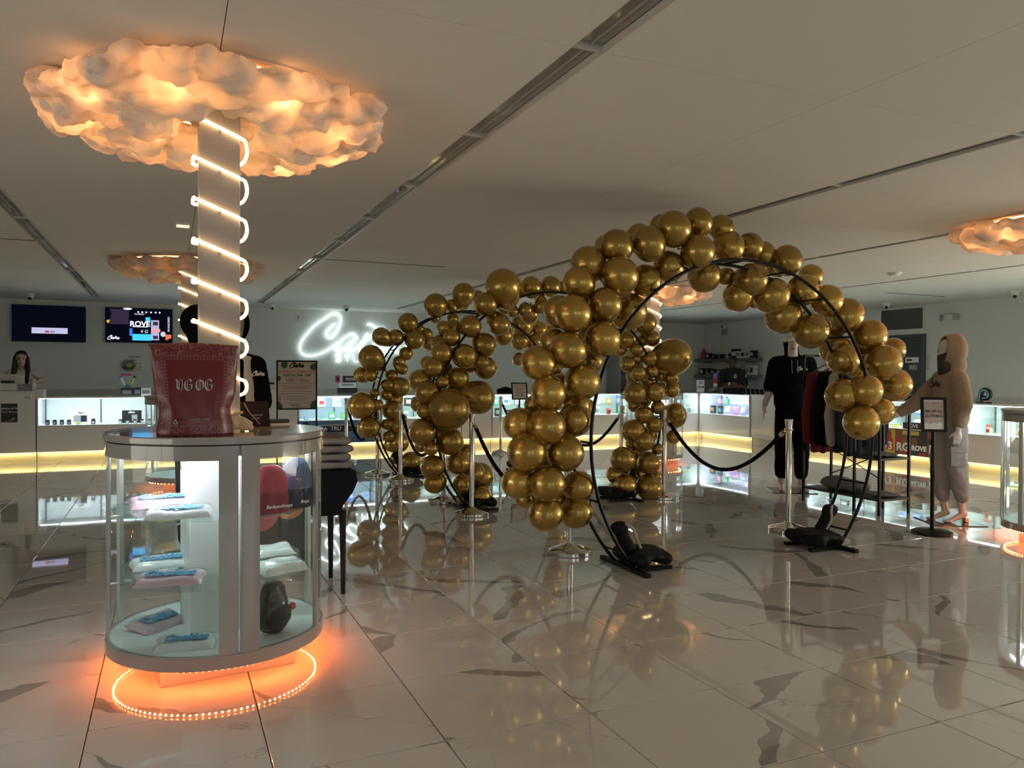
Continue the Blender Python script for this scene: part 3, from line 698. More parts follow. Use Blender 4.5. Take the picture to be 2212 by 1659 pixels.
# ------------------------------------------------------------------ counters
M_YDOT = emis('yellow_led_dot', (1.0, .74, .22), 7.0)
M_KICK = mat('kick_plate_paint', (.66, .63, .52), .35)
M_POST = mat('slotted_standard', (.12, .13, .15), .4)
KICK_E, COUNTER_E = .55, 5.4
def kick(t, L, off=0.0):
    obj('kick_plate', MB().box(off, L-off, .07, .09, 0, .15), M_KICK, t, smooth=None)
    d = MB(); n = max(2, int((L-2*off)/.045))
    for j in range(n):
        x = off+(L-2*off)*(j+.5)/n; d.box(x-.010, x+.010, .022, .034, .132, .142)
    stuff(obj('led_dots', d, M_YDOT, t, smooth=None))
    area('kick_light', (L/2, .040, .138), L-2*off-.05, .014, KICK_E*L, (1.0, .76, .28), (math.radians(28), 0, 0), t)
def solid_counter(name, label, L, loc, rz, top=1.066, D=.6, door=False, led=True):
    t = thing(name, label, 'counter', loc, rz)
    obj('body', MB().rbox(.002, L-.002, 0, D, .15, top-.03, .003), M_WHITE, t, smooth=None)
    obj('worktop', MB().rbox(0, L, -.008, D+.01, top-.03, top, .004), M_WHITE, t, smooth=None)
    if led: kick(t, L)
    else: obj('kick_plate', MB().box(.01, L-.01, .05, .07, 0, .15), M_KICK, t, smooth=None)
    if door:
        dd = obj('door', MB().rbox(.10, L-.06, -.018, 0, .20, .86, .004), M_WHITE, t, smooth=None)
        obj('handle', MB().tube([(L-.12, -.03, .50), (L-.12, -.03, .62)], .006, 6), M_ALU, dd)
    return t
def glass_counter(label, L, loc, rz, tint=(.88, .95, 1.0), panel=None, e=1.0, D=.58, shelf=True, bays=1):
    t = thing('glass_display_counter', label, 'counter', loc, rz, 'glass display counters')
    ztop, zg = .972, .548
    obj('lower_panel', MB().rbox(.002, L-.002, 0, .02, .15, zg-.012, .002), panel or M_WHITE, t, smooth=None)
    obj('body', MB().box(.002, L-.002, .022, D, .15, zg-.012), M_WHITE, t, smooth=None)
    obj('display_floor', MB().box(.002, L-.002, 0, D, zg-.012, zg), M_WHITEIN, t, smooth=None)
    obj('back_panel', MB().box(.002, L-.002, D-.02, D, zg, ztop-.012), M_WHITEIN, t, smooth=None)
    for x in (.002, L-.022): obj('side_panel', MB().box(x, x+.02, 0, D-.02, zg, ztop-.012), M_WHITEIN, t, smooth=None)
    obj('front_glass', MB().box(.022, L-.022, .004, .010, zg, ztop-.012), M_GLASS, t, smooth=None)
    obj('top_glass', MB().box(0, L, -.004, D, ztop-.012, ztop), M_GLASS, t, smooth=None)
    obj('top_edge', MB().box(0, L, -.006, .022, ztop-.016, ztop+.004), M_ALU, t, smooth=None)
    nb = max(1, bays)
    for j in range(nb+1):
        x = .05+(L-.1)*j/nb; obj('shelf_standard', MB().box(x-.011, x+.011, D-.03, D-.02, zg, ztop-.02), M_POST, t, smooth=None)
    if shelf:
        for j in range(nb):
            obj('glass_shelf', MB().box(.05+(L-.1)*j/nb+.015, .05+(L-.1)*(j+1)/nb-.015, .2, D-.03, .755, .762), M_GLASSG, t, smooth=None)
    obj('led_strip', MB().box(.04, L-.04, .020, .036, ztop-.026, ztop-.016), M_COOL, t, smooth=None)
    area('counter_light', (L/2, .06, ztop-.032), L-.1, .03, COUNTER_E*e*L, tint, (math.radians(22), 0, 0), t)
    kick(t, L)
    return t
YC, XC = 13.45, 10.28     # front faces of the back and right counter lines
solid_counter('cash_counter', 'tall white cash counter at the far left, in front of the dark-haired woman', 2.3, (-4.13, YC, 0), 0, 1.066)
obj('raised_end', MB().rbox(0, .10, .0, .3, 0, .115, .003), M_WHITE, None, (-1.83, YC+.02, .974), smooth=None)
tag(bpy.data.objects['raised_end'], 'small white box block at the right end of the tall cash counter', 'block')
glass_counter('lit glass counter of black jars right of the tall cash counter', 1.63, (-1.82, YC, 0), 0, (.80, .93, 1.0), shelf=False, bays=2)
glass_counter('glass counter mostly hidden behind the red bag', 1.45, (-.18, YC, 0), 0, (.84, .94, 1.0), shelf=False)
solid_counter('cash_counter', 'white cash counter behind the hours of operation sign', .70, (1.28, YC, 0), 0, 1.075)
M_BLUE = mat('blue_poster_panel', (.085, .20, .32), .35)
glass_counter('blue-lit glass counter with the blimp poster on its front', 1.42, (1.99, YC, 0), 0, (.62, .78, 1.0), panel=M_BLUE, bays=2, e=1.25)
glass_counter('glass counter behind the farthest balloon arch', 1.50, (3.42, YC, 0), 0, (.80, 1.0, .97), bays=2)
solid_counter('cash_counter', 'white cash counter between the farthest and middle balloon arches', .60, (4.93, YC, 0), 0, .985)
glass_counter('glass counter with the small menu stand before it', 1.55, (5.54, YC, 0), 0, (.78, 1.0, .96), bays=2)
glass_counter('glass counter seen through the nearest arch opening, left of the round case', 1.55, (7.10, YC, 0), 0, (.80, 1.0, .95), bays=2)
glass_counter('glass counter on the back line ending at the inner corner', 1.62, (8.66, YC, 0), 0, (.80, 1.0, .95), bays=2)
R90 = -PI/2
glass_counter('purple-lit glass counter at the inner corner, before the guard', 1.56, (XC, YC-.02, 0), R90, (.70, .76, 1.0), bays=1, e=1.25)
solid_counter('pass_door_counter', 'white counter block with a cupboard door, left of the black-dressed mannequin', .95, (XC+.02, 11.85, 0), R90, .985, door=True, led=False)
M_COLL = mat('poster_dark_print', (.05, .035, .03), .4)
glass_counter('glass counter with the printed poster front behind the clothes rack', 1.50, (XC, 10.40, 0), R90, (.85, .98, 1.0), panel=M_WHITE, bays=2)
glass_counter('glass counter with collage posters behind the beige-hooded mannequin', 1.45, (XC, 8.88, 0), R90, (.88, 1.0, 1.0), panel=M_COLL, bays=2)
glass_counter('glass counter of white milk-carton packs at the right edge', 2.6, (XC, 7.41, 0), R90, (.80, 1.0, .96), bays=2)
ct = thing('corner_counter', 'white corner block joining the back and right counters', 'counter', (XC, YC, 0), 0)
obj('body', MB().rbox(.0, .62, .0, .58, 0, .958, .003), M_WHITE, ct, smooth=None); obj('worktop', MB().rbox(0, .63, .0, .58, .958, .972, .003), M_WHITE, ct, smooth=None)
# back bar against the right wall
solid_counter('back_bar', 'dark low back bar cabinet behind the guard', 5.2, (11.95, 16.1, 0), R90, .90, D=.5, led=False)

# blimp poster on the blue panel (part of the counter front)
def find(lbl):
    for o in bpy.data.objects:
        if o.get('label') == lbl: return o
tc = find('blue-lit glass counter with the blimp poster on its front')
el = lambda cx, cz, rx, rz_, n=28: [(cx+rx*math.cos(2*PI*j/n), cz+rz_*math.sin(2*PI*j/n)) for j in range(n)]
M_NAVY = mat('poster_navy', (.012, .018, .05), .4); M_SKY = mat('poster_pale_blue', (.30, .42, .52), .4); M_CITY = mat('poster_city_blue', (.05, .13, .26), .4)
M_GREYP = mat('poster_grey', (.42, .42, .44), .4)
bl = obj('blimp_print', MB().plate(el(.62, .40, .46, .075), -.0016, -.0002), M_GREYP, tc, smooth=None)
obj('blimp_hull', MB().plate(el(.62, .392, .455, .06), -.003, -.0016), M_NAVY, bl, smooth=None)
text('lettering', 'Fresh', .10, (.36, -.0036, .392), M_TEXTW, bl, shear=.4, bold=.002)
text('lettering', 'TRU', .095, (.635, -.0036, .40), M_TEXTW, bl, bold=.001)
obj('gondola', MB().box(.48, .66, -.0016, -.0002, .295, .325), M_NAVY, bl, smooth=None)
city = MB(); rr = random.Random(2); x = .05
while x < 1.36:
    wd = rr.uniform(.025, .06); city.box(x, min(x+wd, 1.37), -.0016, -.0002, .152, .18+rr.uniform(0, .07)*(1 if .5 < x < 1.2 else .3)); x += wd
obj('city_print', city, M_CITY, tc, smooth=None)
for j, (x, z) in enumerate(((.15, .30), (.75, .27), (.95, .33), (1.2, .24))): obj('balloon_print', MB().plate(el(x, z, .035, .02, 12), -.0016, -.0002), M_NAVY, tc, smooth=None)
obj('badge_print', MB().plate(el(.12, .465, .07, .055, 20), -.0016, -.0002), M_NAVY, tc, smooth=None)

# collage posters: yellow, red and dark blocks with large white letters
tp = find('glass counter with collage posters behind the beige-hooded mannequin')
M_YEL = mat('poster_yellow', (.62, .45, .05), .4); M_RED = mat('poster_red', (.45, .03, .03), .4); M_BRN = mat('poster_brown', (.22, .10, .04), .4); M_CHAR = mat('poster_charcoal', (.03, .03, .035), .4)
x = 0.03
for j in range(5):
    wd = .278
    pn = obj('poster', MB().box(x, x+wd, -.003, -.0004, .157, .53), (M_YEL, M_BRN, M_CHAR, M_BRN, M_CHAR)[j], tp, smooth=None)
    if j == 0:
        obj('figure_print', MB().plate([(x+.12, .2), (x+.25, .2), (x+.24, .36), (x+.21, .40), (x+.22, .47), (x+.18, .52), (x+.14, .48), (x+.15, .40), (x+.11, .34)], -.0042, -.003), M_RED, pn, smooth=None)
        obj('dark_print', MB().box(x, x+.10, -.0042, -.003, .16, .46), M_CHAR, pn, smooth=None)
    else:
        obj('header_print', MB().box(x+.13*(j % 2), x+.13*(j % 2)+.14, -.0042, -.003, .46, .52), M_YEL, pn, smooth=None)
        obj('block_print', MB().box(x+.02, x+.11, -.0042, -.003, .30, .42), (M_RED, M_BRN, M_CHAR, M_YEL)[j-1], pn, smooth=None)
        obj('block_print', MB().box(x+.14, x+.26, -.0042, -.003, .16, .21), M_RED, pn, smooth=None)
    text('lettering', ('V3', 'RG', 'ROVE', 'RG', 'V3')[j], .17 if j != 2 else .10, (x+wd/2, -.005, .265), M_TEXTW, pn, bold=.006)
    x += wd+.002
text('lettering', 'ROVE', .075, (.62, -.008, .60), M_TEXTW, obj('header_card', MB().box(.45, .8, -.006, -.003, .55, .65), M_CHAR, tp, smooth=None), bold=.002)
tq = find('glass counter with the printed poster front behind the clothes rack')
text('lettering', '16', .12, (.75, -.002, .34), mat('grey_print', (.3, .3, .3), .5), tq)

# poster and sticker on the tall cash counter
tk = find('tall white cash counter at the far left, in front of the dark-haired woman')
pk = thing('wall_poster', 'black poster with gold picture on the tall cash counter', 'poster', (-2.07-.0, YC-.001, .56), 0)
P0, P1 = at(2, 872, YC), at(38, 912, YC)
pk.location = (P0.x, YC-.001, P1.z); wd, hh = P1.x-P0.x, P0.z-P1.z
obj('sheet', MB().box(0, wd, -.003, 0, 0, hh), mat('poster_black', (.012, .012, .011), .35), pk, smooth=None)
text('lettering', 'CHURCH OF THE', .032, (wd/2, -.0035, hh*.73), M_TEXTW, pk, bold=.0008)
text('lettering', 'Pure Beauty', .042, (wd/2, -.0035, hh*.56), M_GREYP, pk, bold=.0008, shear=.15)
M_GOLDP = mat('poster_gold', (.45, .34, .12), .4)
obj('gold_print', MB().plate([(0, .012), (.1, .02), (wd*.9, .09), (wd*.72, .06), (wd*.9, .05), (wd*.5, .015)], -.0036, -.003), M_GOLDP, pk, smooth=None)
st = thing('sticker', 'small brown and white sticker at the top corner of the tall cash counter', 'sticker', (at(49, 858, YC).x, YC-.001, at(49, 858, YC).z), 0)
obj('sheet', MB().box(0, .12, -.002, 0, -.02, .075), M_PAPER, st, smooth=None)
obj('colour_band', MB().box(.02, .10, -.003, -.002, -.018, .005), M_GOLDP, st, smooth=None)
text('lettering', 'REQUEST', .022, (.06, -.0026, .055), M_TEXTK, st)
text('lettering', 'ONLINE', .018, (.06, -.0026, .025), M_TEXTK, st)

# ------------------------------------------------------------------ wall items
M_SCR = mat('screen_black_glass', (.004, .004, .008), .08)
def tv(label, p0, p1, Y):
    a, b_ = at(*p0, Y-.06), at(*p1, Y-.06)
    t = thing('wall_television', label, 'television', (a.x, Y-.06, b_.z), 0)
    W_, H_ = b_.x-a.x, a.z-b_.z
    obj('bezel', MB().rbox(-.008, W_+.008, .0, .055, -.008, H_+.008, .004), M_BLKPL, t, smooth=None)
    obj('screen', MB().box(0, W_, -.002, .001, .012, H_), emis('screen_glow_dark', (.003, .004, .011), .5), t, smooth=None)
    obj('wall_bracket', MB().box(W_/2-.2, W_/2+.2, .05, .06, H_/2-.15, H_/2+.15), M_BLACK, t, smooth=None)
    return t, W_, H_
EM = lambda n, c, s=1.0: emis('screen_'+n, c, s)
t1, W1, H1 = tv('dark wall television showing a pale message bar, far left', (26, 658), (184, 739), YB)
bar = obj('message_bar', MB().box(W1*.26, W1*.755, -.004, -.002, H1*.22, H1*.385), EM('lavender', (.42, .42, .62), 1.0), t1, smooth=None)
obj('red_button', MB().rbox(W1*.445, W1*.50, -.006, -.004, H1*.25, H1*.30, .002), EM('red', (.45, .02, .08), .8), bar, smooth=None)
obj('grey_button', MB().rbox(W1*.515, W1*.575, -.006, -.004, H1*.25, H1*.30, .002), EM('grey', (.25, .25, .33), .8), bar, smooth=None)
t2, W2, H2 = tv('lit wall television with a colourful product advert, right of the dark one', (228, 664), (372, 741), YB)
fx, fz = lambda u: (u-900)/570*W2, lambda v: H2*(1-(v-252)/300)
def sp(name, u0, v0, u1, v1, m, d=1):
    return obj(name, MB().box(fx(u0), fx(u1), -.002-.0012*d, -.002-.0012*(d-1), fz(v1), fz(v0)), m, t2, smooth=None)
ECY, EBL, EWH, ERD, EPU, EYE = EM('cyan', (.05, .48, .95), 1.1), EM('blue', (.03, .16, .75), 1.1), EM('white', (.8, .82, 1.0), 1.0), EM('orange', (.95, .15, .06), 1.0), EM('purple', (.03, .018, .04), 1.0), EM('olive', (.45, .42, .03), 1.0)
obj('purple_backdrop', MB().plate([(fx(u), fz(v)) for u, v in ((925, 395), (1095, 395), (1095, 270), (1050, 262), (930, 262), (950, 300))], -.0032, -.002), EPU, t2, smooth=None)
sp('product_base', 1125, 478, 1285, 535, ECY, 2); sp('product_side', 1100, 430, 1125, 495, EBL, 2); sp('product_label', 1238, 328, 1278, 368, ECY, 3)
sp('product_stack', 1285, 352, 1355, 530, EM('lilac', (.38, .36, .52), 1.0), 2); sp('stack_band', 1285, 430, 1365, 455, EM('pink', (.85, .28, .30), 1.0), 3)
sp('stack_print', 1302, 365, 1345, 398, EM('ink', (.04, .03, .06), 1.0), 3); sp('stack_print', 1302, 490, 1345, 520, EM('ink', (.04, .03, .06), 1.0), 3)
obj('product_tip', MB().plate([(fx(u), fz(v)) for u, v in ((1410, 478), (1462, 478), (1462, 508), (1412, 530))], -.0044, -.002), ERD, t2, smooth=None)
obj('product_cap', MB().plate(el(fx(1390), fz(475), .045, .05, 18), -.004, -.002), EM('silver', (.5, .52, .58), 1.0), t2, smooth=None)
obj('moon', MB().plate(el(fx(1085), fz(258), .075, .018, 18), -.004, -.002), EWH, t2, smooth=None)
for u in (1175, 1210, 1243, 1285, 1325, 1360): obj('icon', MB().plate(el(fx(u), fz(283), .016, .016, 10), -.004, -.002), EWH, t2, smooth=None)
obj('lettering_smear', MB().ribbon([(fx(910), fz(375)), (fx(945), fz(368)), (fx(990), fz(372)), (fx(1035), fz(380))], .055, -.002), EYE, t2, smooth=None)
text('lettering', 'ROVE', .135, (fx(1190), -.006, fz(390)), EWH, t2, bold=.004); sp('underline', 1128, 410, 1255, 417, EWH, 3)
text('lettering', 'CLASSICS', .04, (fx(1185), -.006, fz(302)), EWH, t2); text('lettering', '4 G', .085, (fx(1225), -.006, fz(455)), EWH, t2, shear=.2)
text('lettering', 'SPONSORED', .05, (fx(1440), -.006, fz(385)), EWH, t2, rx=PI/2, ry=-PI/2)
def script_cana(mb, x0, z0, s, wgt, y=0.0):
    # brush-script wordmark: five strokes
    st = [[(960,335),(880,400),(800,490),(770,560),(790,610),(850,635),(920,600),(990,500),(1050,370),(1075,250),(1050,170),(1000,130),(940,130),(850,170),(700,270),(540,400),(400,560),(300,700),(258,810),(270,900),(320,970),(420,1000),(560,985),(720,930),(880,830),(1040,720),(1130,640),(1230,560),(1300,530),(1360,550),(1420,630)],
          [(1040,720),(990,800),(975,850),(1000,890),(1050,895),(1150,840),(1250,750),(1390,640)],
          [(1390,640),(1300,720),(1220,830),(1225,890),(1280,905),(1380,850),(1500,740),(1690,590),(1790,525),(1835,535),(1830,620),(1760,760),(1750,840),(1800,860),(1900,800),(2050,690),(2160,590),(2250,540),(2310,550),(2370,630)],
          [(1630,510),(1540,690),(1430,905)], [(1610,355),(1660,320),(1720,340),(1790,390),(1860,420),(1930,420),(1980,400)],
          [(2060,690),(1990,780),(1965,850),(1990,890),(2050,890),(2150,830),(2260,740),(2340,640)], [(2340,640),(2250,750),(2190,840),(2210,895),(2280,895),(2400,810),(2480,740)]]
    out = []
    for q in st:
        P = smooth_path([Vector((x0+(u-258)*s, 0, z0-(v-1000)*s)) for u, v in q], 3)
        out.append(P)
        if mb is not None: mb.ribbon([(p.x, p.z) for p in P], wgt, y)
    return out
cw = MB(); script_cana(cw, fx(917), fz(530), (fx(1018)-fx(917))/2225, .010, -.0035); obj('wordmark', cw, EWH, t2, smooth=None)

# neon sign
M_NEON = emis('white_neon_tube', (.82, 1.0, .98), 3.7)
ns = thing('neon_sign', 'white neon script sign reading Caña over SYLMAR on the back wall', 'neon sign', (0, YB-.05, 0), 0)
o0, o1 = at(620+258/9.217, 660+1000/9.217, YB-.05), at(620+1300/9.217, 660+130/9.217, YB-.05)
s_ = (o1.x-o0.x)/1042
for P in script_cana(None, o0.x, o0.z, s_, 0): obj('script_tube', MB().tube(P, .0115, 8), M_NEON, ns)
LET = {'S': [[(1,.82),(.75,1),(.3,1),(.02,.8),(.1,.6),(.5,.5),(.92,.38),(.98,.18),(.7,0),(.3,0),(0,.18)]], 'Y': [[(0,1),(.5,.48),(1,1)],[(.5,.48),(.5,0)]], 'L': [[(0,1),(0,0),(.85,0)]],
       'M': [[(0,0),(0,1),(.5,.4),(1,1),(1,0)]], 'A': [[(0,0),(.5,1),(1,0)],[(.2,.38),(.8,.38)]], 'R': [[(0,0),(0,1),(.7,1),(.95,.78),(.7,.52),(0,.52)],[(.5,.52),(1,0)]]}
for j, c in enumerate('SYLMAR'):
    for q in LET[c]:
        X = [(o0.x+(970+j*182-258)*s_+u*105*s_, 0, o0.z-(1105-1000)*s_+v*145*s_) for u, v in q]
        obj('letter_tube', MB().tube(smooth_path(X, 4) if c == 'S' else X, .009, 8), M_NEON, ns)
for u, v in ((1185, 525), (1465, 620), (1410, 880), (1630, 380), (300, 900), (700, 240)):
    obj('standoff', MB().tube([(o0.x+(u-258)*s_, .05, o0.z-(v-1000)*s_), (o0.x+(u-258)*s_, 0, o0.z-(v-1000)*s_)], .006, 6), M_POST, ns)

# ceiling and wall fittings
M_CAMW = mat('camera_white_plastic', (.75, .74, .72), .35)
def dome_cam(label, x, y, eye_a):
    t = thing('security_camera', label, 'security camera', (x, y, ZC), eye_a, 'white ceiling cameras')
    obj('mount', MB().lathe([(.062, 0), (.062, -.035), (.05, -.05)], 20), M_CAMW, t, smooth=.5)
    obj('ball', MB().ball((0, -.005, -.062), .05, 16, 10), M_CAMW, t)
    obj('lens', MB().ball((0, -.026, -.078), .033, 14, 8), M_SCR, t)
for lb, q, a in (('white dome camera on the ceiling above the dark television', (65, 634), 0), ('white dome camera on the ceiling left of the neon sign', (587, 657), .3), ('white camera on the ceiling directly above the neon C', (748, 660), 0),
                 ('white camera on the ceiling above the wall vent', (1915, 654), -.9), ('white camera on the ceiling at the far right edge', (2192, 629), -.9)):
    P = atz(*q, ZC); P.y = min(P.y, YB-.2); dome_cam(lb, P.x, P.y, a)
P = atx(1567, 706, XR-.02)
t = thing('wall_camera', 'white camera on a grey wall box in the corner above the guard', 'security camera', (XR-.02, P.y, P.z), R90)
obj('junction_box', MB().rbox(-.06, .06, -.08, .018, -.20, -.06, .006), mat('grey_box', (.35, .36, .36), .5), t, smooth=None)
obj('housing', MB().ball((0, -.05, 0), .065, 16, 10), M_CAMW, t); obj('lens', MB().ball((0, -.09, .0), .034, 12, 8), M_SCR, t)
P = atz(1933, 589, ZC)
t = thing('smoke_detector', 'round white smoke detector on the ceiling right of the near arch', 'smoke detector', (P.x, P.y, ZC))
obj('base', MB().lathe([(.085, 0), (.085, -.012), (.078, -.018)], 28), M_CAMW, t, smooth=.5); obj('cover', MB().lathe([(.068, -.014), (.064, -.036), (.03, -.048), (1e-4, -.05)], 28), M_CAMW, t, smooth=.5)
P = atz(395, 483, ZC)
t = thing('exit_lamp', 'small lit rectangular ceiling lamp left of the front pillar', 'ceiling lamp', (P.x, P.y, ZC))
obj('housing', MB().rbox(-.06, .06, -.07, .07, -.022, 0, .004), M_CAMW, t, smooth=None); obj('diffuser', MB().box(-.05, .05, -.06, .06, -.026, -.022), emis('warm_diffuser', (1.0, .75, .45), 1.2), t, smooth=None)
for q, lb in (((644, 686), 'left of the two small switch plates beside the neon sign'), ((658, 686), 'blank right-hand one of the two switch plates beside the neon sign')):
    P = at(*q, YB-.001); t = thing('switch_plate', lb, 'switch plate', (P.x, YB, P.z))
    obj('plate', MB().rbox(-.04, .04, -.010, 0, -.062, .062, .004), M_CAMW, t, smooth=None)
    if q[0] < 650: obj('rocker', MB().box(-.013, .013, -.013, -.009, -.032, .032), mat('grey_rocker', (.22, .22, .22), .5), t, smooth=None)
    else: obj('screw', MB().ball((0, -.010, .0), .004, 6, 4), M_ALU, t)
# return air vent with slats
a, c = atx(1903, 672, XR-.02), atx(1993, 709, XR-.02)
t = thing('wall_vent', 'wide slatted return air vent high on the right wall', 'vent', (XR, a.y, c.z), R90)
Wv, Hv = a.y-c.y, a.z-c.z
fr = MB(); fr.box(-.03, Wv+.03, -.02, 0, Hv, Hv+.03); fr.box(-.03, Wv+.03, -.02, 0, -.03, 0); fr.box(-.03, 0, -.02, 0, 0, Hv); fr.box(Wv, Wv+.03, -.02, 0, 0, Hv)
obj('frame', fr, M_CAMW, t, smooth=None); obj('backing', MB().box(0, Wv, -.003, 0, 0, Hv), M_BLACK, t, smooth=None)
sl = MB().box(0, Wv, -.018, -.012, -.006, .006, Matrix.Rotation(.7, 4, 'X')).mesh('slat'); 
for j in range(16): link('slat', sl, mat('vent_grey', (.25, .26, .26), .5), t, (0, 0, Hv*(j+.5)/16))
# grey door with a lettered plate
a, c = atx(1905, 735, XR-.02), atx(1993, 728, XR-.02)
d = struct(obj('door_1', MB().rbox(0, a.y-c.y+.05, -.035, .0, .01, 2.06, .004), mat('door_grey_paint', (.045, .055, .06), .45), None, (XR, a.y+.05, 0), (0, 0, R90), smooth=None))
fr = MB(); Wd = a.y-c.y+.05; fr.box(-.06, 0, -.05, 0, 0, 2.12); fr.box(Wd, Wd+.06, -.05, 0, 0, 2.12); fr.box(0, Wd, -.05, 0, 2.065, 2.12)
obj('door_frame', fr, mat('door_frame_grey', (.08, .09, .095), .45), d, smooth=None)
obj('plate', MB().box(Wd-.34, Wd-.06, -.04, -.035, 1.60, 1.70), M_TEXTW, d, smooth=None); obj('plate', MB().box(Wd-.26, Wd-.09, -.04, -.035, 1.47, 1.56), mat('grey_notice', (.35, .36, .37), .5), d, smooth=None)
obj('plate_print', MB().box(Wd-.31, Wd-.20, -.042, -.04, 1.635, 1.665), M_TEXTK, d, smooth=None)
obj('handle', MB().tube([(Wd-.08, -.035, 1.0), (Wd-.08, -.08, 1.0), (Wd-.2, -.08, 1.0)], .010, 8), M_ALU, d)
P = atx(2003, 783, XR-.01); t = thing('wall_notice', 'narrow paper notice on the wall right of the grey door', 'notice', (XR, P.y, P.z), R90)
obj('sheet', MB().box(-.06, .06, -.003, 0, -.16, .16), M_PAPER, t, smooth=None)
for j in range(7): obj('print_line', MB().box(-.045, .045, -.004, -.003, .12-.04*j, .13-.04*j), mat('grey_print', (.3, .3, .3), .5), t, smooth=None)
P = atx(2052, 686, XR-.02); t = thing('emergency_light', 'white twin-head emergency light high on the right wall', 'emergency light', (XR, P.y, P.z), R90)
obj('body', MB().rbox(-.09, .09, -.07, 0, -.05, .06, .012), M_CAMW, t, smooth=None)
for s in (-1, 1):
    M_ = Matrix.Translation((s*.13, -.05, .0)) @ Matrix.Rotation(s*.9, 4, 'Z') @ Matrix.Rotation(PI/2, 4, 'X')
    h_ = obj('lamp_head', MB().lathe([(.03, -.05), (.05, 0), (.055, .03), (.05, .034)], 18, M_), mat('grey_box', (.35, .36, .36), .5), t, smooth=.6)
# shelves with stock behind the guard
M_SHELF = mat('grey_shelf_laminate', (.16, .17, .165), .5)
SHELF = []
for z, y1, lb in ((1.755, 14.0, 'upper grey wall shelf behind the guard'), (1.36, 14.0, 'lower grey wall shelf behind the guard')):
    t = thing('wall_shelf', lb, 'shelf', (XR, YB-.02, z), R90)
    obj('board', MB().rbox(0, YB-.02-y1, -.32, 0, -.07, 0, .004), M_SHELF, t, smooth=None)
    for u in (.3, 1.2, 1.9): obj('bracket', MB().box(u-.015, u+.015, -.28, -.005, -.10, -.07), M_SHELF, t, smooth=None)
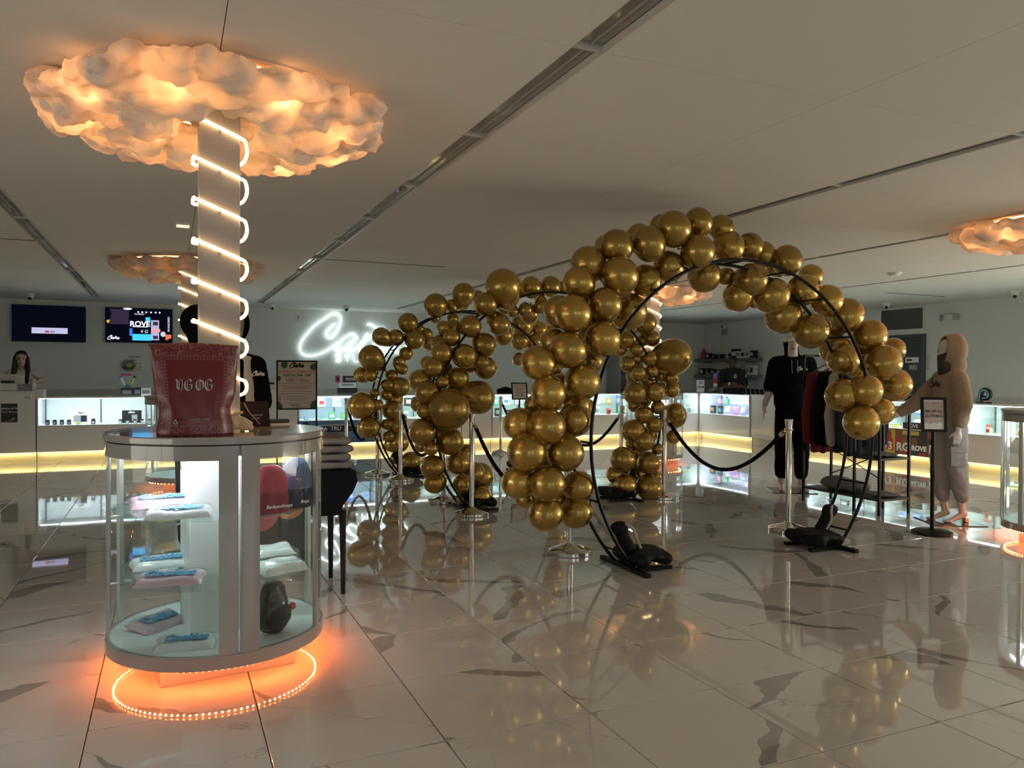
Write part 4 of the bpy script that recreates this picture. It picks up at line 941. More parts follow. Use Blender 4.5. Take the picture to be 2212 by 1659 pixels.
# ------------------------------------------------------------------ red bag on the front case
CX0, CY0, LIDZ = PILLARS[0][0], PILLARS[0][1], 1.0835
BY = 3.62
def bag():
    # outline half-widths by height, traced from the crimped pouch; it stands on its gusset
    zb = LIDZ; zt = at(420, 746, BY).z; Hh = zt-zb
    L = [(0, 338), (.07, 336), (.14, 340), (.22, 343), (.30, 343), (.36, 338), (.44, 334), (.53, 333), (.62, 331), (.74, 328), (.86, 325), (1, 321)]
    Rr = [(0, 505), (.07, 504), (.14, 503), (.22, 499), (.30, 497), (.38, 503), (.46, 508), (.55, 510), (.64, 511), (.76, 512), (.88, 513), (1, 514)]
    def ip(T, u):
        for (a, x0), (b_, x1) in zip(T[:-1], T[1:]):
            if u <= b_: return x0+(x1-x0)*(u-a)/(b_-a)
        return T[-1][1]
    t = thing('foil_pouch', 'giant red bandana-print foil pouch lettered YG OG on the front case', 'pouch', (0, BY, zb), 0)
    NU, NV = 28, 32; me_v = []; uv = []
    for side in (0, 1):
        for j in range(NV+1):
            v = j/NV; py = 945+(746-945)*v
            x0, x1 = at(ip(L, v), 840, BY).x, at(ip(Rr, v), 840, BY).x
            for i in range(NU+1):
                u = i/NU; x = x0+(x1-x0)*u
                edge = min(u, 1-u); bul = min(1, edge/.22); bul = math.sin(bul*PI/2)
                th = (.055*(1-v)**.8+.010*math.sin(PI*v))*bul+.0015
                wr = .004*math.sin(u*9+v*7)*bul*(1-v)+.006*math.sin(v*11)*(1-bul)
                y = (-th if side == 0 else th)+wr
                me_v.append((x, y, Hh*v+.010*(1-abs(2*u-1)**2)*v*(1 if v > .95 else 0))); uv.append((u, v))
    f = []; N = (NU+1)*(NV+1)
    for side in (0, 1):
        for j in range(NV):
            for i in range(NU):
                a = side*N+j*(NU+1)+i; q = (a, a+1, a+NU+2, a+NU+1); f.append(q if side == 0 else q[::-1])
    for j in range(NV):
        for i in (0, NU):
            a = j*(NU+1)+i; b2 = a+NU+1; q = (a, b2, b2+N, a+N); f.append(q if i == 0 else q[::-1])
    for i in range(NU): f.append((i+1, i, i+N, i+1+N)); a = NV*(NU+1)+i; f.append((a, a+1, a+1+N, a+N))
    me = bpy.data.meshes.new('film'); me.from_pydata(me_v, [], f); ul = me.uv_layers.new()
    for lp in me.loops: ul.data[lp.index].uv = uv[lp.vertex_index]
    me.polygons.foreach_set('use_smooth', [True]*len(me.polygons))
    m = bpy.data.materials.new('bandana_foil'); m.use_nodes = True; n, l = nodes(m); b = n['Principled BSDF']
    b.inputs['Roughness'].default_value = .34; b.inputs['Coat Weight'].default_value = .10; b.inputs['Coat Roughness'].default_value = .15
    tc = n.new('ShaderNodeUVMap'); sp_ = n.new('ShaderNodeSeparateXYZ'); l.new(tc.outputs[0], sp_.inputs[0])
    def mt(op, a, c=None, d=None):
        k = n.new('ShaderNodeMath'); k.operation = op
        for j, v in enumerate((a, c, d)):
            if v is None: continue
            if isinstance(v, (int, float)): k.inputs[j].default_value = v
            else: l.new(v, k.inputs[j])
        return k.outputs[0]
    U, V = sp_.outputs[0], sp_.outputs[1]
    du = mt('MINIMUM', U, mt('SUBTRACT', 1.0, U)); dv = mt('MINIMUM', V, mt('SUBTRACT', 1.0, V)); dd = mt('MINIMUM', du, dv)
    # paisley ground: nested curls from distorted voronoi distance
    ns_ = n.new('ShaderNodeTexNoise'); ns_.inputs['Scale'].default_value = 9; l.new(tc.outputs[0], ns_.inputs['Vector'])
    sc1 = n.new('ShaderNodeVectorMath'); sc1.operation = 'SCALE'; sc1.inputs[3].default_value = .09; l.new(ns_.outputs['Color'], sc1.inputs[0])
    ad1 = n.new('ShaderNodeVectorMath'); l.new(tc.outputs[0], ad1.inputs[0]); l.new(sc1.outputs[0], ad1.inputs[1])
    vo = n.new('ShaderNodeTexVoronoi'); vo.inputs['Scale'].default_value = 11; vo.inputs['Randomness'].default_value = .55; l.new(ad1.outputs[0], vo.inputs['Vector'])
    wv = mt('SINE', mt('MULTIPLY', vo.outputs['Distance'], 34.0))
    line = mt('GREATER_THAN', wv, .52)
    big = mt('LESS_THAN', mt('ABSOLUTE', mt('SUBTRACT', vo.outputs['Distance'], .30)), .045)
    pais = mt('MAXIMUM', mt('MULTIPLY', line, .45), mt('MULTIPLY', big, .7))
    outer = mt('LESS_THAN', dd, .115)
    along = mt('ADD', mt('MULTIPLY', mt('GREATER_THAN', dv, du), V), mt('MULTIPLY', mt('LESS_THAN', dv, du), U))
    dash = mt('GREATER_THAN', mt('SINE', mt('MULTIPLY', along, 170.0)), .1)
    inband = mt('MULTIPLY', mt('GREATER_THAN', dd, .118), mt('LESS_THAN', dd, .158))
    rail = mt('MAXIMUM', mt('LESS_THAN', mt('ABSOLUTE', mt('SUBTRACT', dd, .117)), .003), mt('LESS_THAN', mt('ABSOLUTE', mt('SUBTRACT', dd, .160)), .0022))
    fac = mt('MAXIMUM', mt('MAXIMUM', mt('MULTIPLY', outer, pais), mt('MULTIPLY', inband, mt('MULTIPLY', dash, .38))), mt('MULTIPLY', rail, .5))
    mx = n.new('ShaderNodeMix'); mx.data_type = 'RGBA'; mx.inputs[6].default_value = (.155, .004, .010, 1); mx.inputs[7].default_value = (.30, .16, .165, 1)
    l.new(fac, mx.inputs[0]); l.new(mx.outputs[2], b.inputs['Base Color'])
    link('film', me, m, t)
    # blackletter wordmark with a broad nib
    M_SIL = mat('silver_print', (.50, .47, .46), .35)
    def yat(x, z):
        v = z/Hh; return -(.055*(1-v)**.8+.010*math.sin(PI*v))-.006
    bl = MB(); na = math.radians(38)
    x0, x1 = at(378, 830, BY).x, at(458, 830, BY).x; z0, z1 = at(378, 842, BY).z-zb, at(378, 820, BY).z-zb
    h_ = z1-z0; wl = (x1-x0)/4.3; yy = yat(0, (z0+z1)/2)
    G = {'Y': [[(.0,.92),(.12,1.0),(.24,.88),(.22,.5),(.30,.18),(.55,.08)], [(.55,1.0),(.80,.95),(.80,.5),(.78,.1),(.60,-.2),(.30,-.28),(.15,-.18)], [(.42,.9),(.46,.5),(.44,.15)]],
         'G': [[(.85,.80),(.72,1.0),(.45,1.0),(.20,.85),(.10,.5),(.18,.2),(.42,.0),(.70,.02),(.88,.2),(.88,.52)], [(.52,.55),(.95,.52)], [(.45,.9),(.36,.5),(.45,.15)]],
         'O': [[(.45,1.0),(.18,.85),(.08,.5),(.18,.15),(.48,.0),(.80,.15),(.92,.5),(.82,.85),(.45,1.0)], [(.42,.88),(.42,.12)], [(.60,.88),(.60,.12)]]}
    for j, (c, xo) in enumerate((('Y', 0), ('G', 1.0), ('O', 2.32), ('G', 3.34))):
        for k_, q in enumerate(G[c]):
            P = [(x0+(xo+u)*wl, z0+v*h_) for u, v in q]; P = [(p.x, p.y) for p in smooth_path([Vector((a, b2, 0)) for a, b2 in P], 4)]
            bl.ribbon(P, h_*(.17 if k_ == 0 else .08), yy, na, .0006)
    obj('wordmark', bl, M_SIL, t, smooth=None)
    cxm = at(430, 905, BY).x; zl = at(430, 905, BY).z-zb
    text('small_print', 'CANNABIS FLOWER', .0085, (cxm, yat(0, zl)-.003, zl), M_SIL, t); text('small_print', 'NET WT 3.5 G', .006, (cxm, yat(0, zl-.01)-.003, zl-.010), M_SIL, t)
    xa, za = at(379, 905, BY).x, at(379, 912, BY).z-zb; s_ = .022; ys = yat(0, za)-.003
    tri = obj('hazard_symbol', MB().plate([(xa-s_*.62, za-s_*.2), (xa+s_*.62, za-s_*.2), (xa, za+s_*.95)], ys-.0006, ys), M_TEXTK, t, smooth=None)
    obj('hazard_field', MB().plate([(xa-s_*.5, za-s_*.13), (xa+s_*.5, za-s_*.13), (xa, za+s_*.78)], ys-.0012, ys-.0006), M_SIL, tri, smooth=None)
    obj('hazard_leaf', MB().plate([(xa, za+s_*.5), (xa+s_*.1, za+s_*.2), (xa+s_*.28, za+s_*.22), (xa+s_*.12, za), (xa-s_*.12, za), (xa-s_*.28, za+s_*.22), (xa-s_*.1, za+s_*.2)], ys-.0018, ys-.0012), M_TEXTK, tri, smooth=None)
    text('hazard_letters', 'CA', .012, (xa, ys-.0008, za-s_*.45), M_SIL, tri)
bag()

# wooden hand, dark gift bag and paper beside the pouch
M_WOOD = mat('pale_beech_wood', (.72, .55, .36), .5)
hx, hy = at(517, 915, 3.80).x, 3.80
t = thing('wooden_hand', 'pale wooden hand model lying beside the red pouch', 'hand model', (hx, hy, LIDZ), 0)
def finger(pts, r): return [('c', pts[i], pts[i+1], r*(1-.1*i), r*(.94-.1*i)) for i in range(len(pts)-1)]
pr = [('e', (-.03, 0, .045), (.035, .022, .04)), ('c', (-.07, .0, .03), (-.03, 0, .045), .024, .026)]
for j in range(4):
    z = .070-.017*j; pr += finger([(-.01, -.004, z), (.022+.006*(j % 3), -.006, z-.014), (.050+.004*(2-abs(j-1)), -.004, z-.034-.002*j)], .0085)
pr = [(p[0], *[Vector((q[0], q[1], max(q[2], .009))) if isinstance(q, tuple) and len(q) == 3 and p[0] == 'c' else q for q in p[1:]]) for p in pr]
pr += finger([(-.035, -.006, .07), (-.01, -.012, .086), (.010, -.012, .088)], .0095)
blob('hand', pr, M_WOOD, t, .0042, 2)
M_MAR = mat('maroon_carton', (.018, .005, .006), .5, spec=.2)
gx = at(547, 900, 4.12).x
t = thing('gift_bag', 'dark maroon paper gift bag behind the wooden hand', 'gift bag', (gx, 4.12, LIDZ), .25)
gw = .075; gh = at(547, 867, 4.12).z-LIDZ
b_ = MB(); b_.add([(-gw,-.035,0),(gw,-.035,0),(gw,.035,0),(-gw,.035,0),(-gw,-.028,gh),(gw*.9,-.028,gh),(gw*.9,.028,gh),(-gw,.028,gh)], ((0,3,2,1),(0,1,5,4),(1,2,6,5),(2,3,7,6),(3,0,4,7)))
obj('body', b_, M_MAR, t, smooth=None)
obj('cord_handle', MB().tube(smooth_path([(-gw*.75, -.03, gh*.95), (-gw*.5, -.045, gh*.6), (.0, -.050, gh*.25), (gw*.2, -.048, gh*.1)], 4), .0028, 6), mat('gold_cord', (.35, .22, .10), .5), t)
for k_ in range(2): obj('print_line', MB().box(-.02, .035-.015*k_, -.0375, -.0345, gh*(.44-.12*k_), gh*(.48-.12*k_)), mat('dim_print', (.22, .20, .20), .5), t, smooth=None)
P = at(604, 922, 4.25)
t = thing('paper_sheet', 'flat pale paper lying on the lid of the front case, right side', 'paper', (P.x, 4.22, LIDZ), .2)
obj('sheet', MB().box(-.07, .07, -.05, .05, 0, .004), M_PAPER, t, smooth=None)
blob('grey_cloth', [('c', (-.05, .06, .014), (.06, .06, .014), .014, .012)], mat('charcoal_cloth', (.06, .06, .06), .9), t, .006, 2)

# ------------------------------------------------------------------ folded shirts, beanies in the front case
M_PINK = bump_noise(mat('pink_cotton', (.72, .50, .56), .8, coat=.5, coat_rough=.12), 24, .5, .012); M_WTEE = bump_noise(mat('white_cotton', (.80, .80, .79), .8, coat=.5, coat_rough=.12), 24, .5, .012)
M_LBLUE = mat('light_blue_print', (.10, .32, .55), .5)
M_WRAP = glass_mat('clear_wrap', (.96, .97, .97), .1, .12)
def folded(name, label, cat, px, py, z, Wd, Dp, m, rz, word=None, th=.032, grp=None, mt=None, wrap=True):
    P = atz(px, py, z); t = thing(name, label, cat, (P.x, P.y, z), rz, grp); t.rotation_euler = (.14, 0, rz); t.location.z = z+.5*Dp*math.sin(.14)
    body = MB(); nx, ny = 16, 12; vt = []
    rnd = random.Random(int(px*7+py))
    off = Vector((rnd.uniform(0, 50), rnd.uniform(0, 50), 0))
    def top(u, v):
        e = min(1, min(u, 1-u)/.10)*min(1, min(v, 1-v)/.14); e = math.sqrt(max(e, 0))
        return .003+(th-.003)*e*(.86+.22*noise.noise(Vector((u*3, v*3, 0))+off))
    for j in range(ny+1):
        for i in range(nx+1):
            u, v = i/nx, j/ny; wob = .012*noise.noise(Vector((u*2.2, v*2.2, 3))+off)
            vt.append(((u-.5)*Wd+wob, (v-.5)*Dp+wob*.6, top(u, v)))
    k = len(vt); vt += [(x, y, .0) for x, y, _ in vt]
    fc = []
    for j in range(ny):
        for i in range(nx):
            a = j*(nx+1)+i; fc.append((a, a+1, a+nx+2, a+nx+1)); fc.append((k+a, k+a+nx+1, k+a+nx+2, k+a+1))
    per = [i for i in range(nx+1)]+[j*(nx+1)+nx for j in range(1, ny+1)]+[ny*(nx+1)+i for i in range(nx-1, -1, -1)]+[j*(nx+1) for j in range(ny-1, 0, -1)]
    for a, c in zip(per, per[1:]+per[:1]): fc.append((c, a, k+a, k+c))
    body.add(vt, fc); obj('fabric', body, m, t, smooth=1.2)
    if word: text('print', word, Dp*.60, (0, -.005, th*1.13), mt or M_LBLUE, t, rx=0, bold=.004, shear=.25, th=.0012, sx=min(1.25, Wd*.86/(len(word)*Dp*.60*.56)))
    if wrap:
        w_ = MB(); w_.add([(x*1.07, y*1.1, z_*1.06+.002+.003*noise.noise(Vector((x*30, y*30, 1)))) for x, y, z_ in vt[:k]], fc[0::2][:nx*ny]); obj('plastic_wrap', w_, M_WRAP, t, smooth=1.0)
    return t
S1, S2, S0 = .733, .438, .158
folded('folded_shirt', 'pink folded shirt with blue print at the back of the upper left shelf', 'folded shirt', 348, 1092, S1, .27, .15, M_PINK, .12, 'Cookies', grp='wrapped shirts in the front case')
folded('folded_shirt', 'white folded shirt with pale blue print on the upper left shelf', 'folded shirt', 385, 1116, S1, .27, .13, M_WTEE, -.1, 'Cookies', grp='wrapped shirts in the front case')
folded('folded_shirt', 'white folded shirt with blue print at the back of the middle left shelf', 'folded shirt', 350, 1222, S2, .27, .14, M_WTEE, .15, 'Cookies', grp='wrapped shirts in the front case')
folded('folded_shirt', 'pink folded shirt reading Cookies at the front of the middle left shelf', 'folded shirt', 368, 1258, S2, .28, .14, M_PINK, -.18, 'Cookies', grp='wrapped shirts in the front case')
folded('folded_shirt', 'pink folded shirt lying askew on the case floor', 'folded shirt', 340, 1352, S0, .24, .15, M_PINK, .75, 'Cookies', grp='wrapped shirts in the front case')
folded('folded_shirt', 'white folded shirt at the front of the case floor', 'folded shirt', 402, 1396, S0, .24, .12, M_WTEE, -.15, 'Cookies', grp='wrapped shirts in the front case')
folded('folded_shirt', 'plain white wrapped shirt at the back of the right middle shelf', 'folded shirt', 590, 1196, S2, .20, .13, M_WTEE, .2, None, grp='wrapped shirts in the front case')
folded('folded_shirt', 'plain white wrapped shirt at the front of the right middle shelf', 'folded shirt', 608, 1232, S2, .22, .14, M_WTEE, .35, None, .04, grp='wrapped shirts in the front case')
def beanie(label, px, py, z, m, m2, word, Y, s=1.0, tall=.0):
    P = atz(px, py, z); t = thing('beanie', label, 'beanie', (P.x, P.y, z), .25, 'knit beanies in the front case')
    prof = [(.066, .05), (.074, .075), (.078, .11), (.074, .15+tall*.3), (.060, .185+tall*.6), (.035, .207+tall), (.0001, .212+tall)]
    prof = [(r*s, zz*s) for r, zz in prof]
    obj('crown', MB().lathe(prof, 28, Matrix.Diagonal((1, .72, 1, 1))), m, t, smooth=1.2)
    obj('cuff', MB().lathe([(.074*s, 0), (.080*s, .004*s), (.081*s, .085*s), (.077*s, .092*s), (.070*s, .09*s)], 28, Matrix.Diagonal((1, .74, 1, 1))), m2, t, smooth=.8)
    if word: text('lettering', word, .021*s, (.018*s, -.0608*s, .032*s), M_TEXTW, t, bold=.0004, shear=.2)
    return t
M_BN = bump_noise(mat('red_knit', (.42, .045, .075), .85), 90, .6, .004); M_BN2 = bump_noise(mat('dark_red_knit', (.24, .014, .035), .85), 90, .6, .004)
M_NV = bump_noise(mat('slate_blue_knit', (.10, .14, .24), .85), 90, .6, .004); M_NV2 = bump_noise(mat('dark_navy_knit', (.018, .025, .055), .85), 90, .6, .004)
beanie('red knit beanie with a lettered cuff on the upper right shelf', 584, 1106, S1, M_BN, M_BN2, 'Backpackboyz', 0, 1.0)
beanie('navy blue knit beanie behind the red one on the upper right shelf', 640, 1094, S1, M_NV, M_NV2, 'Boyz', 0, .95, .03)
P = atz(583, 1378, S0)
t = thing('backpack', 'black backpack in a clear plastic bag on the case floor', 'backpack', (P.x+.02, P.y+.06, S0), .4); t.scale = (1.05, 1.0, 1.12)
blob('pack_body', [('c', (0, 0, .07), (0, .0, .17), .075, .055, (1.1, .8)), ('e', (.0, -.03, .08), (.075, .05, .06))], M_BAG, t, .012, 4, disp=.006)
blob('clear_bag', [('c', (0, 0, .085), (0, .0, .19), .085, .045, (1.15, .9))], M_WRAP, t, .012, 3, disp=.016)
obj('red_tag', MB().ball((.085, -.02, .10), .016, 10, 6), mat('red_tag', (.5, .01, .05), .5), t)

# ------------------------------------------------------------------ table with folded clothes right of the front case
tx, ty = .80, 4.92
t = thing('side_table', 'black cloth-covered side table right of the front case', 'table', (tx, ty, 0), 0)
prof_t = MB(); pts = [(-.02, .76), (.235, .76), (.245, .70), (.22, .64), (.16, .56), (.135, .50), (-.02, .50)]
prof_t.plate(pts, -.24, .30); obj('draped_top', prof_t, mat('black_cloth', (.006, .006, .007), .9, spec=.1), t, smooth=None)
for x, y in ((.175, -.16), (.02, -.16), (.175, .24), (.02, .24)): obj('leg', MB().tube([(x, y, .0), (x*.98, y*.98, .52)], [.014, .022], 10), M_BLACK, t)
M_TAUPE = bump_noise(mat('taupe_fleece', (.17, .145, .125), .9), 18, .6, .02); M_GREYF = bump_noise(mat('grey_fleece', (.16, .16, .155), .9), 18, .6, .02)
for j in range(4):
    o = blob('folded_sweatshirt', [('c', (-.11, -.15+.01*(j % 2), .026), (.11-.012*(j % 3), -.15, .026), .026, .026), ('c', (-.11, .0, .026), (.115-.012*(j % 2), .0, .026), .028, .026), ('c', (-.11, .14, .026), (.11, .14, .026), .026, .026), ('c', (.105, -.15, .026), (.105, .14, .026), .026, .024), ('e', (-.0, 0, .03), (.12, .17, .024))],
             M_TAUPE, None, .014, 3, (tx+.105, ty+.02, .762+.050*j), (0, 0, .06*(-1)**j), .006)
    tag(o, '%s taupe sweatshirt in the folded stack on the black side table' % ('lowest', 'second lowest', 'second highest', 'topmost')[j], 'sweatshirt', 'folded sweatshirts')
# colour-dot box beside the table
t = thing('dotted_box', 'dark box with large coloured dots behind the front case', 'box', (.62, 5.62, 0), 0)
obj('carton', MB().rbox(-.26, .26, -.14, .14, 0, .60, .005), mat('dark_carton', (.05, .055, .055), .5), t, smooth=None)
for x, z, r, c in ((-.06, .40, .12, (.55, .16, .18)), (.13, .46, .11, (.60, .30, .10)), (-.20, .43, .07, (.10, .36, .30))):
    obj('dot_print', MB().plate(el(x, z, r, r, 32), -.1425-.001*(r == .12), -.1402), mat('dot_%d' % int(r*100), c, .4), t, smooth=None)

# ------------------------------------------------------------------ sign stands
t = thing('hours_sign', 'black framed hours of operation sign standing left of the neon sign', 'sign stand', (1.40, 11.5, 0), 0)
a, c = at(597, 778, 11.5), at(685, 884, 11.5); Wd, z0, z1 = c.x-a.x, c.z, a.z
fr = MB(); fr.box(0, .02, -.012, .012, 0, z1); fr.box(Wd-.02, Wd, -.012, .012, 0, z1); fr.box(.02, Wd-.02, -.012, .012, z1-.022, z1); fr.box(.02, Wd-.02, -.012, .012, z0, z0+.02)
t.location.x = a.x
obj('frame', fr, M_BLACK, t, smooth=None)
for x in (.01, Wd-.01): obj('foot', MB().box(x-.012, x+.012, -.18, .18, 0, .02), M_BLACK, t, smooth=None)
sh = obj('sheet', MB().box(.02, Wd-.02, -.004, .004, z0+.02, z1-.022), mat('tan_paper', (.52, .43, .36), .6), t, smooth=None)
hz = lambda v: z1-(v-145)/(1520-145)*(z1-z0); hxx = lambda u: (u-80)/(1225-80)*Wd
cw = MB(); script_cana(cw, hxx(450), hz(350), (hxx(860)-hxx(450))/2225, .016, -.0042); obj('wordmark', cw, M_TEXTK, sh, smooth=None)
M_RUST = mat('rust_print', (.36, .06, .045), .5); M_GRN = mat('leaf_print', (.035, .085, .03), .5); M_DKP = mat('dark_grey_print', (.10, .085, .075), .5)
text('lettering', 'HOURS OF OPERATION', .058, (Wd/2, -.0045, hz(470)), M_RUST, sh, bold=.0006, sx=.80)
text('lettering', 'EVERYDAY 8AM - 10PM', .048, (Wd/2, -.0045, hz(562)), M_TEXTK, sh, bold=.001, sx=.78)
text('lettering', 'WEEKLY DEALS', .058, (Wd/2, -.0045, hz(695)), M_RUST, sh, bold=.0004, sx=.80)
obj('rule', MB().box(hxx(215), hxx(980), -.0046, -.004, hz(606), hz(601)), M_TEXTK, sh, smooth=None); obj('rule', MB().box(hxx(280), hxx(1025), -.0046, -.004, hz(742), hz(735)), M_RUST, sh, smooth=None)
for v, u0, u1 in ((795, 150, 1150), (858, 210, 1100), (900, 260, 1040), (942, 260, 1040), (1012, 210, 1100), (1082, 150, 1150), (1155, 280, 1010), (1222, 270, 1020), (1265, 430, 870), (1338, 320, 980), (1455, 530, 860)):
    ln = MB(); x = hxx(u0); rr = random.Random(v)
    while x < hxx(u1): q = rr.uniform(.012, .03); ln.box(x, min(x+q, hxx(u1)), -.0046, -.004, hz(v+7), hz(v-7)); x += q+.007
    obj('print_line', ln, M_DKP, sh, smooth=None)
text('lettering', 'Instagram', .034, (hxx(620), -.0045, hz(1392)), M_TEXTK, sh, bold=.0008)
def leaf(cx, cz, s, an):
    out = []
    for k in range(36):
        a = 2*PI*k/36; r = s*(.55+.45*abs(math.cos(a*.5)))*(1-.20*(k % 4 == 0))
        x, z = r*math.sin(a)*.75, r*math.cos(a); out.append((cx+x*math.cos(an)-z*math.sin(an), cz+x*math.sin(an)+z*math.cos(an)))
    return [(min(max(x, .02), Wd-.02), min(max(z, z0+.02), z1-.022)) for x, z in out]
for u, v, s, an in ((300, 240, .075, PI), (1150, 310, .075, 1.9), (150, 640, .05, 2.6), (150, 1440, .085, .6), (1130, 1420, .09, -.5)):
    obj('leaf_print', MB().plate(leaf(hxx(u), hz(v), s, an), -.0046, -.004), M_GRN, sh, smooth=None)
obj('leaf_print', MB().plate(el(hxx(165), hz(1240), .02, .07, 14), -.0045, -.004), mat('tan_leaf_print', (.42, .25, .15), .5), sh, smooth=None)

def floor_sign(label, cat, x, y, ztop, zbot, Wd, rz, tilt, m_sheet, basew):
    t = thing('floor_sign', label, cat, (x, y, 0), rz)
    obj('base', MB().lathe([(basew, 0), (basew+.008, .006), (basew+.006, .022), (basew-.02, .032), (.03, .038), (.02, .042)], 36), M_BLACK, t, smooth=.5)
    obj('post', MB().lathe([(.0165, .035), (.0165, zbot*.55), (.019, zbot*.55), (.019, zbot*.62), (.0145, zbot*.62), (.0145, zbot+.05)], 16), M_BLACK, t, smooth=.5)
    Hh = ztop-zbot; M_ = Matrix.Translation((0, -.02, zbot)) @ Matrix.Rotation(tilt, 4, 'X')
    fr = MB()
    for q in ((-Wd/2, -Wd/2+.022, 0, Hh), (Wd/2-.022, Wd/2, 0, Hh), (-Wd/2+.022, Wd/2-.022, 0, .022), (-Wd/2+.022, Wd/2-.022, Hh-.022, Hh)): fr.box(q[0], q[1], -.012, .008, q[2], q[3], M_)
    obj('frame', fr, M_BLACK, t, smooth=None)
    s = obj('sheet', MB().box(-Wd/2+.02, Wd/2-.02, -.004, .004, .02, Hh-.02), m_sheet, t, smooth=None); s.matrix_local = M_
    return t, s, Hh
fx0 = 5.995; fy0 = 4.619
ang = math.atan2(fx0, fy0)
t, s, Hh = floor_sign('black floor sign reading 20% OFF ALL CLOTHING beside the beige-hooded mannequin', 'sign stand', fx0, fy0, 1.175, .878, .205, -ang*.62, -.1, mat('flyer_white', (.80, .79, .77), .5), .155)
blk = obj('torn_print', MB().plate([(-.075, .26), (.075, .26), (.078, .09), (.06, .075), (.045, .085), (.02, .068), (0, .08), (-.03, .066), (-.05, .08), (-.076, .07)], -.0048, -.004), mat('flyer_mauve', (.52, .43, .39), .5), s, smooth=None)
text('lettering', '20% OFF ALL', .031, (0, -.0052, .175), M_TEXTK, s, bold=.0008, sx=.82); text('lettering', 'CLOTHING', .031, (0, -.0052, .135), M_TEXTK, s, bold=.0008, sx=.9)
obj('check_print', MB().ribbon([(-.012, .248), (-.002, .238), (.014, .254)], .006, -.004), M_TEXTK, s, smooth=None)
bx = at(1122, 850, 12.3)
t, s, Hh = floor_sign('small tilted black menu stand far back between two balloon arches', 'sign stand', bx.x, 12.3, 1.21, .91, .30, 0, -.15, mat('menu_pinkish', (.55, .45, .42), .5), .14)
s.parent['label'] = 'small tilted black menu stand far back between two balloon arches'
text('lettering', 'Daily Deals', .05, (0, -.0052, Hh-.06), M_RUST, s)
for j in range(5): obj('print_line', MB().box(-.09+.02*(j % 2), .09-.02*(j % 2), -.0046, -.004, Hh-.11-.032*j, Hh-.10-.032*j), M_DKP, s, smooth=None)
# ------------------------------------------------------------------ mannequins and people (front faces -Y)
M_MANN = mat('mannequin_skin_white', (.62, .54, .50), .4); M_BLKF = bump_noise(mat('black_cotton', (.006, .006, .007), .95, spec=.1), 30, .4, .01)
def V3(*a): return Vector(a)
def hand(w_, d, side, r=.0085, L=.075, curl=.25, palm_n=None):
    # palm plus four unequal bent fingers and a side thumb; d = pointing direction, palm_n = across the knuckles
    d = Vector(d).normalized(); ac = Vector(palm_n or (0, 1, 0)); ac = (ac-d*ac.dot(d)).normalized(); nn = d.cross(ac)
    w_ = Vector(w_); pr = [('c', w_, w_+d*.035, .024, .026), ('c', w_+d*.03+ac*.018, w_+d*.075+ac*.026, .017, .014), ('c', w_+d*.03-ac*.018, w_+d*.075-ac*.024, .017, .014), ('c', w_+d*.03, w_+d*.08, .018, .014)]
    for j, (o, l) in enumerate(((-.030, .82), (-.010, 1.0), (.010, .95), (.028, .72))):
        p = w_+d*.078+ac*o; q = p+(d+nn*curl*side*.5).normalized()*L*l*.5; e = q+(d+nn*curl*side*1.3).normalized()*L*l*.45
        pr += [('c', p, q, r*1.05, r*.95), ('c', q, e, r*.95, r*.8)]
    p = w_+d*.025-ac*.022; q = p+(d*.7-ac*.8+nn*side*.3).normalized()*.04; e = q+(d*.95-ac*.2+nn*side*.4).normalized()*.032
    return pr+[('c', p, q, r*1.3, r*1.15), ('c', q, e, r*1.1, r*.9)]
def head_prims(c, s=1.0, face=True):
    c = Vector(c)
    pr = [('e', c+V3(0, .012, .035)*s, (.074*s, .092*s, .088*s)), ('e', c+V3(0, -.022, -.035)*s, (.056*s, .062*s, .075*s)), ('c', c+V3(0, .02, -.06)*s, c+V3(0, .03, -.17)*s, .050*s, .056*s)]
    if face:
        pr += [('c', c+V3(0, -.082, .018)*s, c+V3(0, -.098, -.018)*s, .010*s, .015*s), ('e', c+V3(0, -.078, -.058)*s, (.024*s, .012*s, .010*s)), ('e', c+V3(0, -.066, -.092)*s, (.024*s, .02*s, .018*s)),
               ('e', c+V3(.076, .01, -.01)*s, (.012*s, .022*s, .032*s)), ('e', c+V3(-.076, .01, -.01)*s, (.012*s, .022*s, .032*s))]
    return pr

# --- black-dressed mannequin with a white cap
bx, by = 6.69, 7.0
t = thing('mannequin', 'mannequin in black hoodie and black trousers with a white cap', 'mannequin', (bx, by, 0), -.55)
hd = V3(0, -.04, 1.70)
blob('body', head_prims(hd, 1.05)+[('c', (0, 0, 1.0), (0, 0, 1.42), .13, .12, (1.2, .75)), ('c', (-.12, 0, 1.42), (-.23, 0, 1.18), .055, .044), ('c', (.12, 0, 1.42), (.23, 0, 1.18), .055, .044), ('c', (-.23, 0, 1.18), (-.30, -.01, .97), .042, .034), ('c', (.23, 0, 1.18), (.29, -.03, .97), .042, .034), ('c', (-.08, 0, .95), (-.09, .01, .30), .08, .05), ('c', (.08, 0, .95), (.10, -.02, .30), .08, .05)]
     + hand((-.305, -.01, .95), (-.12, -.05, -1), 1, palm_n=(0, 1, 0)) + hand((.295, -.03, .95), (.1, -.05, -1), -1, palm_n=(0, 1, 0))
     + [('c', (-.09, .01, .30), (-.10, .03, .09), .045, .036), ('c', (.10, -.02, .30), (.11, 0, .09), .045, .036), ('c', (-.10, .03, .05), (-.12, -.13, .028), .036, .026), ('c', (.11, .0, .05), (.14, -.16, .028), .036, .026)], M_MANN, t, .009, 3)
t.scale = (1.03, 1.03, 1.045)
